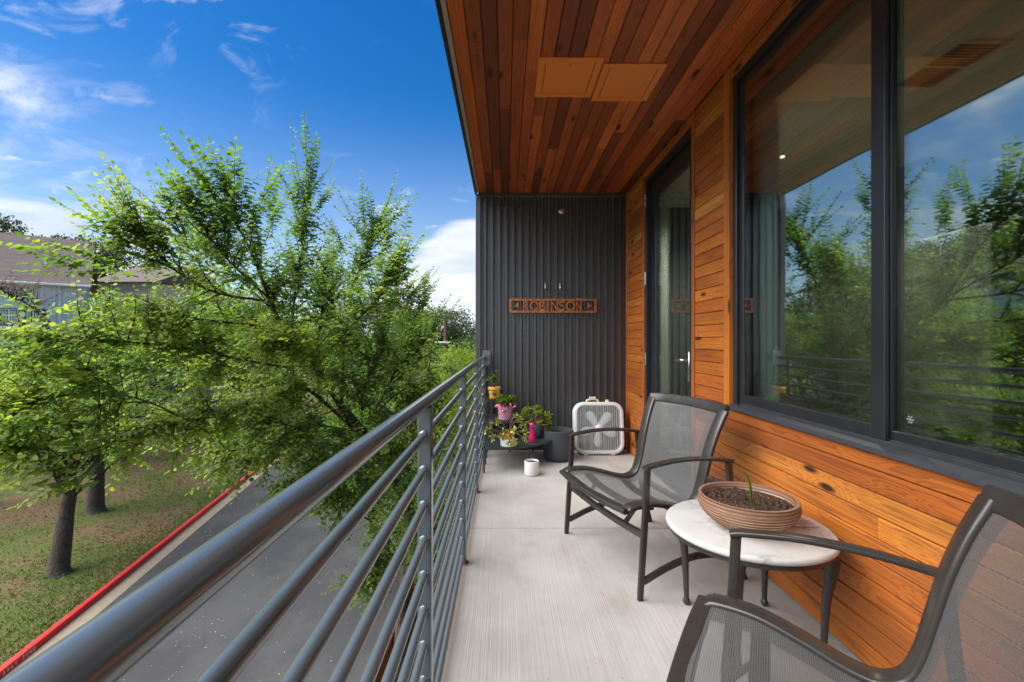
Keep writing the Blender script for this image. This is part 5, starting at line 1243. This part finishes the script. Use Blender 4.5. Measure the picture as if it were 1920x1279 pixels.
def block(name, pxl, pxr, Y, z0_, z1_, depth, mat, label, wins, roof=True):
    xl, xr = at_px(pxl, Y), at_px(pxr, Y); t = thing(name, ((xl + xr) / 2, Y, gz(xl, Y)), label, 'building')
    MB().box((xl, Y, G - .5), (xr, Y + depth, z1_)).build('wall', mat, t, world=True)
    if roof:
        mm = MB(); mm.prism([(Y - .5, z1_), (Y + depth + .5, z1_), (Y + depth / 2, z1_ + depth * .22)], xl - .4, xr + .4, 0); o = mm.build('roof', 'shingle', t, world=True)
        uvl = o.data.uv_layers.new(name='UVMap')
        for lp in o.data.loops: v = o.data.vertices[lp.vertex_index].co; uvl.data[lp.index].uv = (v.x, v.y)
    for (a, b, c, d) in wins:
        f = MB()
        for lo, hi in (((a - .07, c - .07), (b + .07, c)), ((a - .07, d), (b + .07, d + .07)), ((a - .07, c + .0005), (a, d - .0005)), ((b, c + .0005), (b + .07, d - .0005))): f.box((lo[0], Y - .05, lo[1]), (hi[0], Y - .003, hi[1]))
        w = f.build('window', 'white_paint', t, world=True); MB().box((a, Y - .03, c), (b, Y - .012, d)).build('pane', 'house_glass', w, world=True)
    return t
xl = at_px(184, 37); block('beige_building', 184, 292, 37.0, 0, 5.9, 9, 'beige_stucco', 'beige stucco building glimpsed through leaves right of the grey house', [(xl + 2.6 + 1.5 * 0, xl + 3.5, 1.0, 3.2), (xl + .5, xl + 1.4, 3.4, 4.8), (xl + 2.6, xl + 3.5, 3.6, 4.9)])
xl = at_px(600, 56); block('white_building', 600, 742, 56.0, 0, 4.2, 10, 'white_wall', 'white building glimpsed through the crown of the elm', [(xl + 1, xl + 2.2, -1, 1.2), (xl + 4, xl + 5.2, -1, 1.2), (xl + 7, xl + 8.2, -1, 1.2), (xl + 1, xl + 2.2, 2.2, 3.9), (xl + 4, xl + 5.2, 2.2, 3.9), (xl + 7, xl + 8.2, 2.2, 3.9)])
# far wooded hills closing the view
hl = MB(); na = 120; V = []
for i in range(na + 1):
    a = R(-75 + 150 * i / na); r = 420; h = 9 + 4 * math.sin(i * .35) + 2.2 * math.sin(i * 1.1 + 1) + random.uniform(-.7, .7)
    V += [(r * math.sin(a), r * math.cos(a), G - 3), (r * 1.05 * math.sin(a), r * 1.05 * math.cos(a), G + h), (r * 1.5 * math.sin(a), r * 1.5 * math.cos(a), G - 3)]
hl.add(V, [(i * 3 + j, i * 3 + 3 + j, i * 3 + 4 + j, i * 3 + 1 + j) for i in range(na) for j in range(2)])
M['hill'] = paint('wooded_hill', (.045, .065, .03), .95, 0, .4, .08); tag(hl.build('hills', 'hill', None, True), kind='structure')
